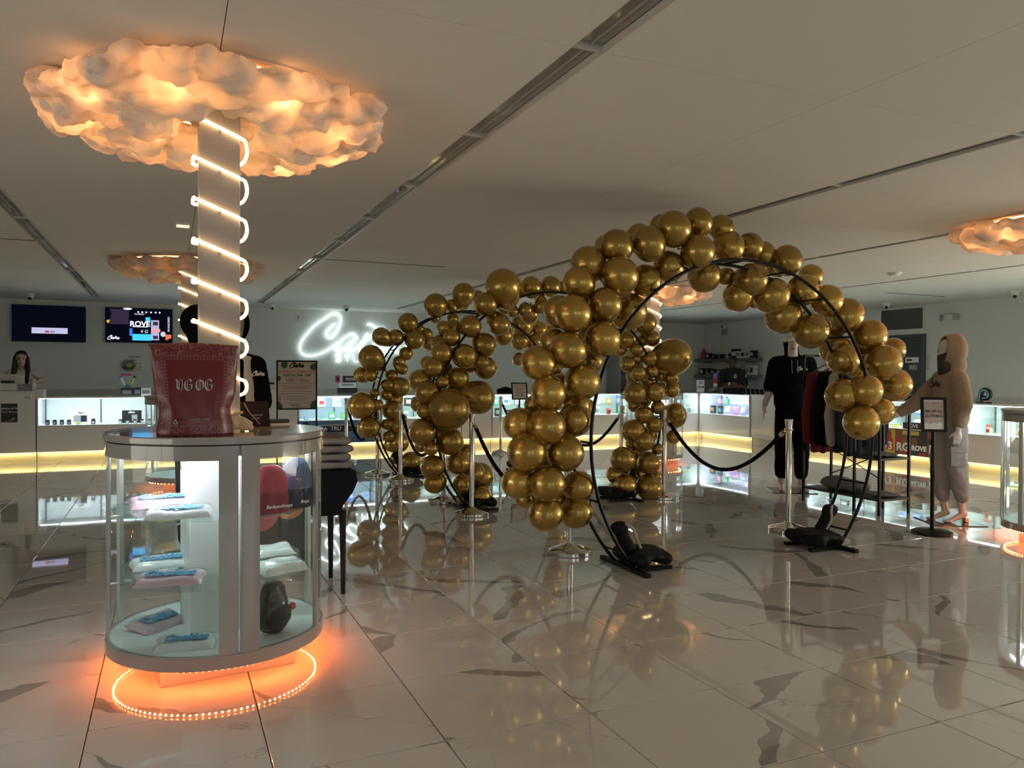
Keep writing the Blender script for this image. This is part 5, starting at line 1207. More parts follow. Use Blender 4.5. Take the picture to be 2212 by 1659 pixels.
hoodie = [('c', (0, .0, .98), (0, 0, 1.36), .165, .17, (1.22, .80)), ('c', (-.14, 0, 1.44), (.14, 0, 1.44), .085, .085), ('c', (-.18, 0, 1.43), (-.245, 0, 1.17), .085, .075), ('c', (.18, 0, 1.43), (.245, 0, 1.17), .085, .075),
          ('c', (0, .03, 1.50), (0, .05, 1.60), .085, .08), ('e', (0, .07, 1.66), (.09, .07, .10)), ('e', (0, -.12, 1.12), (.13, .045, .075))]
blob('hoodie', hoodie, M_BLKF, t, .014, 3, disp=.006)
blob('trousers', [('c', (-.03, .0, .98), (.03, 0, .98), .145, .145, (1, .85)), ('c', (-.085, .0, .9), (-.10, .0, .52), .105, .09), ('c', (-.10, .0, .52), (-.10, .03, .20), .09, .078), ('c', (.085, -.01, .9), (.105, -.03, .52), .105, .09), ('c', (.105, -.03, .52), (.11, .0, .20), .09, .078)], M_BLKF, t, .014, 3, disp=.007)
M_CAP = mat('white_cap_cotton', (.66, .60, .55), .8)
cap = obj('cap', MB().lathe([(.086, 0), (.092, .02), (.088, .06), (.06, .10), (.0001, .115)], 24, Matrix.Translation(hd+V3(0, .012, .045)) @ Matrix.Diagonal((1, 1.12, 1, 1))), M_CAP, t, smooth=1.0)
obj('cap_brim', MB().plate([(0, 0)], 0, 0) if False else MB().prism([(-.08, -.06), (-.085, -.12), (-.05, -.175), (0, -.19), (.05, -.175), (.085, -.12), (.08, -.06)], 0, .008, Matrix.Translation(hd+V3(0, .0, .035)) @ Matrix.Rotation(-.75, 4, 'Z') @ Matrix.Rotation(.35, 4, 'X')), M_CAP, cap, smooth=None)
obj('cap_button', MB().ball(hd+V3(0, .012, .162), .01, 8, 5), M_BLKPL, cap)
cw = MB(); script_cana(cw, .02, 1.352, .115/2225, .006, -.152); obj('wordmark', cw, M_TEXTW, t, smooth=None)
for s in (-.03, .03): obj('drawstring', MB().tube([(s, -.11, 1.47), (s*1.1, -.155, 1.32)], .004, 5), mat('grey_print', (.3, .3, .3), .5), t)
obj('base_plate', MB().rbox(-.24, .24, -.24, .20, 0, .008, .002), mat('smoked_plate', (.05, .05, .05), .08), t, smooth=None)

# --- beige-hooded mannequin, side on
mx_, my_ = 6.62, 4.93
t = thing('mannequin', 'mannequin in a beige hooded sweatshirt and grey cargo trousers', 'mannequin', (mx_, my_, 0), -2.25+PI/2*0)
t.rotation_euler = (0, 0, math.radians(-118))
hd = V3(0, -.03, 1.585)
arm_f = [(-.16, -.02, 1.33), (-.22, -.20, 1.10), (-.20, -.40, .98)]
blob('body', head_prims(hd, .98, False)+[('c', (0, 0, .95), (0, 0, 1.32), .11, .10, (1.1, .8)), ('c', (-.10, 0, 1.31), arm_f[1], .05, .042), ('c', (.10, 0, 1.31), (.19, .02, 1.05), .05, .04), ('c', (-.06, 0, .9), (-.06, -.05, .30), .08, .046), ('c', (.07, 0, .9), (.07, .05, .30), .08, .046), ('c', arm_f[1], arm_f[2], .038, .028), ('c', (.19, .02, 1.05), (.20, -.02, .88), .036, .028)]
     + hand((-.20, -.40, .98), (.02, -1, -.35), 1, palm_n=(1, 0, 0)) + hand((.20, -.02, .87), (.03, -.12, -1), -1, palm_n=(0, 1, 0))
     + [('c', (-.06, -.05, .30), (-.06, .0, .09), .042, .03), ('c', (.07, .05, .30), (.07, .09, .10), .042, .03), ('c', (-.06, .01, .085), (-.06, -.11, .028), .032, .02), ('c', (.07, .10, .09), (.07, -.02, .028), .032, .02),
        ('e', (-.06, -.13, .022), (.035, .05, .016)), ('e', (.07, -.04, .022), (.035, .05, .016))], M_MANN, t, .009, 3)
M_BEIGE = bump_noise(mat('beige_fleece', (.33, .245, .175), .95, sheen=.2), 26, .4, .012)
blob('hooded_sweatshirt', [('c', (0, .0, .93), (0, 0, 1.26), .155, .165, (1.05, .85)), ('c', (-.12, 0, 1.33), (.12, 0, 1.33), .08, .08), ('c', (-.16, -.01, 1.33), arm_f[1], .08, .072), ('c', arm_f[1], (-.205, -.35, 1.01), .072, .055),
      ('c', (.16, 0, 1.33), (.20, .02, 1.10), .085, .08), ('c', (.20, .02, 1.10), (.20, .0, .94), .078, .06), ('c', (0, .03, 1.40), (0, .04, 1.47), .095, .10)], M_BEIGE, t, .013, 3, disp=.008)
# hood shell open at the face
hb = MB(); pr_ = []
for i in range(15):
    a = math.radians(-25+i*235/14)   # sweep over the head from under the chin to the brow
for k in range(13):
    u = k/12; yy = -.040+.215*u; rr_ = (.118+.03*math.sin(u*PI*.9))*math.sqrt(max(1e-4, 1-max(0, u-.45)**2/.305))
    pr_.append((max(rr_, .004), yy))
Mh = Matrix.Translation(hd+V3(0, 0, .012)) @ Matrix.Rotation(-.12, 4, 'X') @ Matrix.Rotation(-PI/2, 4, 'X') @ Matrix.Diagonal((.88, 1.12, 1, 1))
hb.lathe(pr_, 28, Mh, cap=False); hb.lathe([(r-.012, y) for r, y in pr_], 28, Mh, cap=False); hb.lathe([(pr_[0][0], pr_[0][1]), (pr_[0][0]-.012, pr_[0][1])], 28, Mh, cap=False)
obj('hood', hb, M_BEIGE, t, smooth=1.3)
blob('neck_gaiter', [('c', (0, -.035, 1.40), (0, -.045, 1.53), .075, .072)], mat('charcoal_knit', (.05, .045, .042), .9), t, .012, 3)
M_CARGO = bump_noise(mat('grey_cargo_cotton', (.34, .31, .29), .85), 14, .5, .02)
blob('cargo_trousers', [('c', (-.02, 0, .93), (.02, 0, .93), .135, .135, (1, .9)), ('c', (-.065, -.01, .86), (-.06, -.06, .50), .105, .088), ('c', (-.06, -.06, .50), (-.06, -.02, .24), .088, .066), ('c', (.07, .02, .86), (.075, .03, .50), .105, .09), ('c', (.075, .03, .50), (.07, .08, .25), .09, .066),
      ('e', (.145, .0, .62), (.03, .08, .10))], M_CARGO, t, .013, 3, disp=.010)
pk_ = obj('cargo_pocket', MB().rbox(.160, .172, -.066, .066, .54, .69, .004), M_CARGO, t, smooth=None); obj('pocket_flap', MB().rbox(.168, .178, -.072, .072, .66, .715, .004), M_CARGO, pk_, smooth=None)
cw = MB(); script_cana(cw, -.06, 1.255, .20/2225, .010, -.158); obj('wordmark', cw, M_TEXTK, t, smooth=None)
obj('base_plate', MB().rbox(-.22, .22, -.22, .24, 0, .008, .002), mat('smoked_plate', (.05, .05, .05), .08), t, smooth=None)
obj('ankle_rod', MB().tube([(.02, .12, .008), (.02, .12, .20), (.06, .08, .22)], .007, 6), M_CHROME, t)
obj('heel_bracket', MB().rbox(.03, .07, .11, .15, .008, .06, .006), M_ALU, t, smooth=None)

# --- two black mannequins behind the front pillar
t = thing('mannequin', 'black hooded mannequin with a white towel over its shoulder behind the front pillar', 'mannequin', (.36, 5.30, 0), .35)
hd = V3(0, -.03, 1.655)
blob('body', head_prims(hd, 1.0)+[('c', (0, 0, .95), (0, 0, 1.40), .12, .12, (1.15, .75)), ('c', (.10, 0, 1.39), (.22, 0, 1.15), .05, .042), ('c', (-.10, 0, 1.39), (-.21, 0, 1.17), .05, .042), ('c', (-.08, 0, .92), (-.09, 0, .3), .08, .045), ('c', (.08, 0, .92), (.09, 0, .3), .08, .045), ('c', (.22, 0, 1.15), (.235, .0, .98), .038, .03)]+hand((.235, 0, .96), (.03, -.05, -1), -1)+[('c', (-.09, 0, .3), (-.09, .02, .06), .04, .036), ('c', (.09, 0, .3), (.09, .02, .06), .04, .036), ('c', (-.09, .02, .05), (-.1, -.12, .028), .034, .026), ('c', (.09, .02, .05), (.1, -.12, .028), .034, .026)], mat('mannequin_grey', (.32, .29, .27), .4), t, .011, 3)
blob('tracksuit', [('c', (0, 0, .95), (0, 0, 1.34), .15, .155, (1.15, .78)), ('c', (-.12, 0, 1.41), (.12, 0, 1.41), .075, .075), ('c', (.165, 0, 1.40), (.215, 0, 1.16), .075, .066), ('c', (-.165, 0, 1.40), (-.215, 0, 1.16), .075, .066), ('c', (-.08, 0, .9), (-.09, 0, .25), .10, .08), ('c', (.08, 0, .9), (.09, 0, .25), .10, .08)], M_BLKF, t, .014, 3, disp=.005)
hb = MB(); Mh = Matrix.Translation(hd+V3(0, .005, .012)) @ Matrix.Rotation(-PI/2, 4, 'X') @ Matrix.Diagonal((.86, 1.15, 1, 1))
hb.lathe([(.098, -.07), (.108, -.02), (.112, .04), (.10, .10), (.06, .135), (.004, .145)], 26, Mh, cap=False); hb.lathe([(.098, -.07), (.09, -.02), (.095, .04)], 26, Mh, cap=False)
obj('hood', hb, M_BLKF, t, smooth=1.3)
obj('cap', MB().lathe([(.09, 0), (.092, .02), (.07, .06), (.0001, .08)], 20, Matrix.Translation(hd+V3(0, .012, .085))), mat('tan_cap', (.50, .36, .26), .8), t, smooth=1.0)
cw = MB(); script_cana(cw, .08, 1.335, .085/2225, .005, -.138); obj('wordmark', cw, M_TEXTW, t, smooth=None)
blob('towel', [('c', (.045, -.135, 1.44), (.06, -.165, 1.10), .03, .04, (1.2, .45)), ('c', (.06, -.165, 1.15), (.095, -.165, 1.02), .04, .045, (1.2, .4)), ('c', (.045, -.12, 1.45), (.04, .08, 1.46), .035, .03, (1.1, .5))], mat('cream_towel', (.55, .50, .46), .9), t, .011, 2, disp=.006)
t = thing('mannequin', 'black mannequin with a rounded black hood left of the front pillar', 'mannequin', (.20, 6.35, 0), PI-.3)
blob('body', [('c', (0, 0, .95), (0, 0, 1.42), .15, .15, (1.15, .78)), ('c', (-.12, 0, 1.45), (.12, 0, 1.45), .07, .07), ('c', (-.165, 0, 1.43), (-.22, 0, 1.12), .07, .055), ('c', (.165, 0, 1.43), (.22, 0, 1.12), .07, .055), ('c', (-.22, 0, 1.12), (-.24, -.03, .92), .05, .034), ('c', (.22, 0, 1.12), (.24, -.03, .92), .05, .034)]
     + hand((-.24, -.03, .9), (0, -.05, -1), 1)+hand((.24, -.03, .9), (0, -.05, -1), -1)+[('c', (-.08, 0, .9), (-.09, 0, .10), .10, .06), ('c', (.08, 0, .9), (.09, 0, .10), .10, .06), ('c', (-.09, .0, .06), (-.1, -.14, .03), .045, .028), ('c', (.09, .0, .06), (.1, -.14, .03), .045, .028)], M_BLKF, t, .013, 3)
blob('hood', [('e', (0, .0, 1.74), (.135, .13, .135)), ('c', (0, .0, 1.66), (0, .0, 1.54), .10, .055), ('c', (0, 0, 1.56), (0, 0, 1.44), .055, .075)], M_BLKF, t, .013, 3)

# --- woman behind the cash counter
M_SKIN = mat('light_skin', (.52, .36, .29), .5); M_HAIR = bump_noise(mat('black_hair', (.006, .005, .005), .35), 60, .5, .01)
wp = at(46, 800, 14.45)
t = thing('person', 'person with long black hair in a white top behind the tall cash counter', 'person', (wp.x, 14.45, 0), .12)
hd = V3(0, -.03, 1.545)
eld, wrd = [V3(.31, -.10, 1.22), V3(.17, -.33, 1.10)], 0
bd = head_prims(hd, 1.08)+[('c', (0, 0, .95), (0, 0, 1.26), .115, .125, (1.15, .72)), ('c', (-.10, 0, 1.33), (.10, 0, 1.33), .055, .055), ('c', (-.16, 0, 1.32), (-.21, -.02, 1.08), .045, .038), ('c', (-.21, -.02, 1.08), (-.12, -.22, 1.08), .036, .026),
      ('c', (.16, 0, 1.33), (.30, -.06, 1.22), .048, .042), ('c', (.30, -.06, 1.22), (.16, -.27, 1.18), .040, .028), ('c', (-.08, 0, .92), (-.08, 0, .06), .09, .05), ('c', (.08, 0, .92), (.08, 0, .06), .09, .05), ('c', (-.08, 0, .05), (-.09, -.14, .03), .042, .028), ('c', (.08, 0, .05), (.09, -.14, .03), .042, .028)]
bd += hand((.16, -.27, 1.18), (-.25, -.2, -.9), 1, palm_n=(1, .3, 0), curl=.6)+hand((-.12, -.22, 1.08), (.5, -.8, -.1), -1, palm_n=(0, 0, 1), curl=.4)
body = blob('body', bd, M_SKIN, t, .009, 3)
blob('white_top', [('c', (0, -.002, .98), (0, -.002, 1.25), .13, .14, (1.16, .76)), ('c', (-.11, 0, 1.34), (.11, 0, 1.34), .062, .062), ('c', (-.16, 0, 1.325), (-.19, -.01, 1.20), .06, .056), ('c', (.16, 0, 1.335), (.235, -.03, 1.275), .062, .058)], mat('white_top_cotton', (.62, .60, .57), .85), t, .011, 3, disp=.003)
blob('trousers', [('c', (0, 0, .95), (0, 0, .90), .13, .13, (1.15, .85)), ('c', (-.08, 0, .9), (-.085, 0, .12), .10, .065), ('c', (.08, 0, .9), (.085, 0, .12), .10, .065)], M_BLKF, t, .016, 3)
M_DK = mat('eye_dark', (.02, .014, .012), .3)
for s in (-1, 1):
    obj('eye', MB().ball(hd+V3(s*.034, -.082, .012), (.014, .006, .008), 10, 6), M_DK, body); obj('eyebrow', MB().tube([hd+V3(s*.018, -.092, .034), hd+V3(s*.036, -.094, .040), hd+V3(s*.054, -.084, .034)], .0035, 5), M_HAIR, body)
obj('lips', MB().ball(hd+V3(0, -.090, -.062), (.024, .007, .008), 10, 6), mat('lips_rose', (.25, .09, .085), .4), body)
blob('hair', [('e', hd+V3(0, .04, .06), (.094, .098, .092)), ('c', hd+V3(-.078, .0, .03), hd+V3(-.095, -.015, -.20), .034, .042), ('c', hd+V3(-.095, -.015, -.20), hd+V3(-.09, -.06, -.36), .042, .035), ('c', hd+V3(.078, .0, .03), hd+V3(.09, -.02, -.16), .034, .040), ('c', hd+V3(.09, -.02, -.16), hd+V3(.075, -.09, -.36), .038, .028),
      ('c', hd+V3(0, .08, .02), hd+V3(0, .09, -.28), .08, .07), ('c', hd+V3(-.05, -.045, .098), hd+V3(.05, -.045, .098), .026, .026)], M_HAIR, t, .010, 3)
# --- guard with folded arms
M_SKD = mat('dark_skin', (.10, .055, .036), .5); M_UNI = bump_noise(mat('dark_navy_uniform', (.010, .012, .020), .8), 30, .3, .01)
gp = (11.32, 13.62)
t = thing('person', 'person in a dark uniform with arms folded behind the corner counter', 'person', (gp[0], gp[1], 0), -math.atan2(gp[0], gp[1])-.25)
hd = V3(0, -.04, 1.635)
armp = [('c', (-.20, 0, 1.40), (-.27, -.05, 1.14), .075, .062), ('c', (-.27, -.05, 1.14), (.02, -.245, 1.16), .055, .040), ('c', (.20, 0, 1.40), (.27, -.05, 1.13), .075, .062), ('c', (.27, -.05, 1.13), (-.03, -.22, 1.10), .055, .042)]
bd = head_prims(hd, 1.13)+[('c', (0, .02, .98), (0, 0, 1.36), .16, .165, (1.2, .85)), ('c', (-.12, 0, 1.43), (.12, 0, 1.43), .08, .08)]+armp+hand((.02, -.245, 1.16), (1, .1, .1), 1, palm_n=(0, .1, 1), curl=.4)+hand((-.03, -.22, 1.10), (-1, .15, .15), -1, palm_n=(0, .1, 1), curl=.5)
bd += [('c', (-.09, 0, .95), (-.10, 0, .08), .11, .06), ('c', (.09, 0, .95), (.10, 0, .08), .11, .06), ('c', (-.1, 0, .05), (-.11, -.16, .04), .05, .035), ('c', (.1, 0, .05), (.11, -.16, .04), .05, .035)]
body = blob('body', bd, M_SKD, t, .010, 3)
blob('uniform_shirt', [('c', (0, .02, .96), (0, 0, 1.35), .175, .18, (1.2, .86)), ('c', (-.13, 0, 1.43), (.13, 0, 1.43), .09, .09), ('c', (-.20, 0, 1.41), (-.262, -.04, 1.17), .09, .084), ('c', (.20, 0, 1.41), (.262, -.04, 1.17), .09, .084)], M_UNI, t, .013, 3, disp=.004)
blob('trousers', [('c', (0, 0, .97), (0, 0, .92), .17, .17, (1.1, .85)), ('c', (-.09, 0, .92), (-.10, 0, .12), .12, .075), ('c', (.09, 0, .92), (.10, 0, .12), .12, .075)], M_UNI, t, .018, 3)
blob('hair', [('e', hd+V3(0, .025, .065), (.090, .108, .086))], M_HAIR, t, .010, 2)
for s in (-1, 1): obj('eye', MB().ball(hd+V3(s*.036, -.088, .014), (.013, .006, .008), 10, 6), M_DK, body)
obj('lips', MB().ball(hd+V3(0, -.095, -.066), (.026, .007, .009), 10, 6), mat('lips_dark', (.12, .05, .045), .4), body)
obj('badge', MB().lathe([(.036, 0), (.034, .004), (.0001, .006)], 20, Matrix.Translation((.09, -.155, 1.335)) @ Matrix.Rotation(PI/2, 4, 'X') @ Matrix.Diagonal((.8, 1.2, 1, 1))), M_TEXTW, t, smooth=.8)
obj('badge_ring', MB().lathe([(.022, .004), (.020, .008), (.0001, .008)], 16, Matrix.Translation((.09, -.157, 1.335)) @ Matrix.Rotation(PI/2, 4, 'X') @ Matrix.Diagonal((.8, 1.2, 1, 1))), M_NAVY, t, smooth=.8)
obj('shoulder_patch', MB().ball((.30, -.06, 1.335), (.016, .035, .034), 12, 8), mat('patch_grey', (.4, .4, .42), .6), t)
obj('wrist_watch', MB().lathe([(.046, -.012), (.047, 0), (.046, .012)], 18, Matrix.Translation((-.005, -.235, 1.165)) @ Matrix.Rotation(PI/2, 4, 'Y')), M_CHROME, t, smooth=.8)

# ------------------------------------------------------------------ clothes rack
RX0, RX1, RY0, RYM, RY1 = 6.27, 6.67, 5.40, 5.70, 6.38
t = thing('clothes_rack', 'black metal clothes rack with low shelves between the two right mannequins', 'clothes rack', (RX0, RY0, 0), 0)
Wr, Lm, Lr = RX1-RX0, RYM-RY0, RY1-RY0
for x, y, zt in ((0, 0, 1.05), (Wr, 0, 1.09), (0, Lm, 1.58), (Wr, Lm, 1.58), (0, Lr, 1.58), (Wr, Lr, 1.58)): obj('post', MB().box(x-.011, x+.011, y-.011, y+.011, 0, zt), M_BLACK, t, smooth=None)
for z, y0, y1 in ((.16, 0, Lr), (.555, 0, Lm)):
    s = obj('shelf', MB().box(-.008, Wr+.008, y0-.008, y1+.008, z-.022, z), mat('dark_wood_shelf', (.030, .022, .018), .5), t, smooth=None)
obj('handrail', MB().box(-.011, Wr+.011, -.011, .011, 1.04, 1.062), M_BLACK, t, smooth=None)
for y in (Lm, Lr): obj('top_bar', MB().box(-.011, Wr+.011, y-.011, y+.011, 1.56, 1.58), M_BLACK, t, smooth=None)
obj('hanging_rail', MB().tube([(Wr/2, Lm, 1.57), (Wr/2, Lr, 1.57)], .011, 8), M_BLACK, t)
for a_, b_ in (((Wr, Lr, .56), (Wr, Lm, .28)), ((Wr, Lm, .56), (Wr, Lr, .28))): obj('brace', MB().tube([a_, b_], .006, 6), M_BLACK, t)
for lb, cx, cy, z, sx, sy in (('grey folded clothes heap on the low rack shelf, far end', 6.46, 6.02, .162, .18, .30), ('flat grey folded trousers on the low rack shelf, near end', 6.48, 5.54, .162, .16, .12), ('grey folded shirt on the small upper rack shelf', 6.47, 5.54, .557, .16, .11)):
    hh = .10 if sy > .2 else .03
    o = blob('folded_clothes', [('e', (0, -.02, hh*.55), (sx, sy, hh*.6)), ('e', (0, sy*.3, hh*.75), (sx*.8, sy*.5, hh*.6)), ('c', (-sx*.7, -sy*.7, .022), (sx*.7, -sy*.7, .022), .02, .02)], M_GREYF, None, .016, 3, (cx, cy, z+.004), None, .010)
    tag(o, lb, 'clothes', 'folded grey clothes on the rack')
def garment(label, y, m, sleeve_m, length, width, col=None):
    # hangs facing along the rail; outline across X
    g_ = thing('hanging_jacket', label, 'jacket', ((RX0+RX1)/2, y, 0), 0, 'jackets on the clothes rack')
    zt = 1.46
    blob('torso', [('c', (-.10, 0, zt-.06), (.10, 0, zt-.06), .035, .035, (1, 1)), ('c', (-.13, 0, zt-.10), (-.14, 0, zt-length), .035, .04), ('c', (.13, 0, zt-.10), (.14, 0, zt-length), .035, .04), ('c', (-.05, 0, zt-.08), (-.05, 0, zt-length), .04, .045), ('c', (.05, 0, zt-.08), (.05, 0, zt-length), .04, .045), ('c', (-.14, 0, zt-length), (.14, 0, zt-length), .035, .035)], m, g_, .014, 3, disp=.008)
    for s in (-1, 1):
        blob('sleeve', [('c', (s*.17, 0, zt-.09), (s*.235, -.01, zt-.40), .055, .048), ('c', (s*.235, -.01, zt-.40), (s*.225, -.02, zt-.64), .048, .038)], sleeve_m, g_, .014, 3, disp=.006)
    h_ = obj('hanger', MB().tube(smooth_path([(-.17, 0, zt-.04), (-.08, 0, zt+.005), (0, 0, zt+.03), (.08, 0, zt+.005), (.17, 0, zt-.04)], 4), .008, 6), M_BLKPL, g_)
    obj('hanger_hook', MB().tube(smooth_path([(0, 0, zt+.03), (0, 0, zt+.06), (-.03, 0, zt+.09), (-.012, 0, zt+.125), (.02, 0, zt+.12), (.028, 0, zt+.10)], 4), .004, 6), M_BLKPL, h_)
    g_.scale = (1.28, 1.1, 1.2); g_.location.z = -1.575*.2
    return g_
M_REDF = bump_noise(mat('deep_red_fleece', (.13, .006, .012), .9), 24, .4, .01); M_NVF = bump_noise(mat('dark_navy_wool', (.012, .014, .026), .9), 24, .4, .01); M_CRM = bump_noise(mat('cream_leather', (.42, .38, .32), .5), 24, .3, .01)
garment('deep red jacket hanging at the far end of the clothes rack', 6.25, M_REDF, M_REDF, .72, .2)
garment('plain black jacket hanging next to the red one', 6.10, M_BLKF, M_BLKF, .66, .2)
gv = garment('navy varsity jacket with cream sleeves on the clothes rack', 5.94, M_NVF, M_CRM, .70, .2)
obj('chest_patch', MB().ball((-.15, -.05, .82), (.03, .012, .03), 12, 8), mat('patch_red', (.4, .03, .05), .6), gv)
garment('dark navy jacket hanging at the near end of the clothes rack', 5.80, M_NVF, M_NVF, .72, .2)
# ------------------------------------------------------------------ stock on counters and shelves
PAL = {'red': (.50, .03, .03), 'black': (.012, .012, .014), 'white': (.74, .74, .72), 'yellow': (.62, .52, .05), 'green': (.12, .42, .16), 'lime': (.45, .65, .08), 'blue': (.06, .14, .48), 'purple': (.30, .20, .50), 'pink': (.62, .26, .38), 'orange': (.62, .22, .04), 'grey': (.28, .28, .29), 'magenta': (.50, .02, .16), 'teal': (.05, .30, .30), 'cream': (.62, .56, .46), 'lilac': (.46, .38, .62)}
def pm(c): return mat('pack_'+c, PAL[c], .35)
def pouch_mesh(w, h, d):
    mb = MB(); n = 6
    for s in (-1, 1):
        v = []
        for j in range(n+1):
            for i in range(5):
                u, z = i/4, j/n; b_ = math.sin(PI*min(max(u, .001), .999))**.5*(1-z)**.6*d/2+.002
                v.append(((u-.5)*w, s*b_, z*h))
        mb.add(v, [(j*5+i, j*5+i+1, (j+1)*5+i+1, (j+1)*5+i) for j in range(n) for i in range(4)])
    mb.box(-w/2, w/2, -.003, .003, h-.012, h)
    return mb
def item(kind, c, c2, loc, rz, label, grp, w=.09, h=.13, d=.05, word=None):
    NAMES = {'pouch': 'product_pouch', 'jar': 'product_jar', 'box': 'product_box', 'bottle': 'bottle', 'card': 'display_card', 'carton': 'milk_carton_pack'}
    t = thing(NAMES[kind], label, NAMES[kind].replace('_', ' ').replace('milk carton pack', 'carton'), loc, rz, grp)
    if kind == 'pouch':
        o = obj('film', pouch_mesh(w, h, d), pm(c), t, smooth=.8); o.rotation_euler = (-.12, 0, 0)
        p = obj('label_print', MB().box(-w*.33, w*.33, -d*.40-.004, -d*.40-.001, h*.30, h*.66), pm(c2), t, smooth=None)
    elif kind == 'jar':
        obj('glass_body', MB().lathe([(w*.46, 0), (w*.5, .004), (w*.5, h*.66), (w*.42, h*.72)], 14), pm(c), t, smooth=.6)
        obj('lid', MB().lathe([(w*.46, h*.70), (w*.46, h), (w*.40, h+.001)], 14), M_BLKPL, t, smooth=.6)
        obj('label_print', MB().box(-w*.22, w*.22, -w*.515, -w*.47, h*.18, h*.52), pm(c2), t, smooth=None)
    elif kind == 'bottle':
        obj('body', MB().lathe([(w*.46, 0), (w*.5, .006), (w*.5, h*.62), (w*.2, h*.76), (w*.18, h*.9)], 14), pm(c), t, smooth=.6)
        obj('cap', MB().lathe([(w*.2, h*.88), (w*.2, h)], 12), pm(c2), t, smooth=.6)
    elif kind == 'carton':
        obj('body', MB().box(-w/2, w/2, -d/2, d/2, 0, h*.72), pm('cream'), t, smooth=None)
        b_ = MB(); b_.add([(-w/2,-d/2,h*.72),(w/2,-d/2,h*.72),(w/2,d/2,h*.72),(-w/2,d/2,h*.72),(-w/2,0,h*.95),(w/2,0,h*.95)], ((0,1,5,4),(2,3,4,5),(0,4,3),(1,2,5))); b_.box(-w/2, w/2, -.003, .003, h*.93, h)
        obj('gable_top', b_, pm('red'), t, smooth=None); obj('label_print', MB().box(-w*.3, w*.3, -d/2-.002, -d/2, h*.2, h*.55), pm('red'), t, smooth=None)
    else:
        obj('carton', MB().rbox(-w/2, w/2, -d/2, d/2, 0, h, .002), pm(c), t, smooth=None)
        obj('label_print', MB().box(-w*.36, w*.36, -d/2-.0025, -d/2, h*.28, h*.74), pm(c2), t, smooth=None)
        if word: text('lettering', word, h*.22, (0, -d/2-.004, h*.52), M_TEXTW if c2 in ('black', 'red', 'blue', 'purple') else M_TEXTK, t, bold=.001)
    return t
ZF, ZS = .5495, .7635
def fill(counter, L, loc, rz, rows):
    # rows: level, [(kind, c, c2, w, h)] spread evenly left to right
    c_, s_2 = math.cos(rz), math.sin(rz)
    for lvl, y, z, u0, u1, its in rows:
        n = len(its)
        for j, (k, c, c2, w, h) in enumerate(its):
            x = u0+(u1-u0)*(j+.5)/n; rr = random.Random(j*31+int(z*100)+n)
            item(k, c, c2, (loc[0]+x*c_-y*s_2, loc[1]+x*s_2+y*c_, z), rz+rr.uniform(-.2, .2), '%s %s %s %s, %s from left' % (c, {'pouch': 'product pouch', 'jar': 'lidded jar', 'box': 'product box', 'card': 'display card', 'bottle': 'small bottle', 'carton': 'milk-carton pack'}[k], lvl, counter, ORD[j]), 'stock in the glass counters', w, h, .03 if k == 'card' else .05)
p_ = lambda c, c2='white', w=.10, h=.15: ('pouch', c, c2, w, h)
b2_ = lambda c, c2='white', w=.09, h=.10: ('box', c, c2, w, h)
j_ = lambda c, c2='white', w=.055, h=.07: ('jar', c, c2, w, h)
fill('the counter beside the cash counter', 1.63, (-1.82, YC, 0), 0, [('in', .12, ZF, .08, .46, [j_('black', 'grey', .06, .075)]*4), ('at the right of', .12, ZF, 1.06, 1.58, [j_('grey', 'white', .05, .065)]*5)])
item('jar', 'black', 'white', (-1.82+.74, YC+.13, ZF), 0, 'lone black lidded jar between the white and black boxed sets in the left counter', 'stock in the glass counters', .06, .08)
item('box', 'lime', 'yellow', (-1.82+.54, YC+.11, ZF), 0, 'tiny lime green packet before the white boxed set in the left counter', 'stock in the glass counters', .06, .03)
for x, c, c2, lb in ((.56, 'white', 'grey', 'white boxed set with the Caña wordmark in the left counter'), (1.27, 'black', 'grey', 'black boxed set with the Caña wordmark in the left counter')):
    t = thing('gift_box', lb, 'product box', (-1.82+x, YC+.26, ZF), 0)
    obj('carton', MB().rbox(-.14, .14, -.03, .03, 0, .20, .003), pm(c), t, smooth=None)
    cw = MB(); script_cana(cw, -.045, .155, .09/2225, .005, -.031); obj('wordmark', cw, M_TEXTK if c == 'white' else M_TEXTW, t, smooth=None)
    wn_ = obj('window', MB().box(-.10, .09, -.033, -.03, .03, .135), pm('grey' if c == 'white' else 'black'), t, smooth=None)
    obj('window_print', MB().box(.0, .08, -.035, -.033, .035, .13), pm('black' if c == 'white' else 'grey'), wn_, smooth=None)
fill('the blue-lit counter', 1.42, (1.99, YC, 0), 0, [('atop the shelf of', .30, ZS, .05, 1.35, [b2_('blue', 'white', .13, .14), p_('cream', 'red', .13, .16), b2_('white', 'grey', .14, .16), p_('blue'), b2_('white', 'blue', .12, .13)]),
     ('low in', .18, ZF, .05, 1.35, [b2_('teal', 'white', .06, .05), b2_('green', 'white', .10, .05), b2_('green', 'white', .11, .13), b2_('green', 'lime', .10, .12), p_('red', 'white', .10, .06), b2_('blue', 'white', .08, .06)])])
fill('the counter behind the farthest arch', 1.5, (3.42, YC, 0), 0, [('atop the shelf of', .30, ZS, .1, 1.4, [b2_('black', 'grey', .16, .15), b2_('black', 'white', .16, .15), b2_('grey', 'white', .14, .13), b2_('black', 'teal', .16, .15)]), ('low in', .16, ZF, .1, 1.4, [b2_('black', 'grey', .15, .17), p_('white', 'grey', .10, .12), j_('white', 'white', .1, .09), b2_('black', 'white', .15, .17), p_('white', 'pink')])])
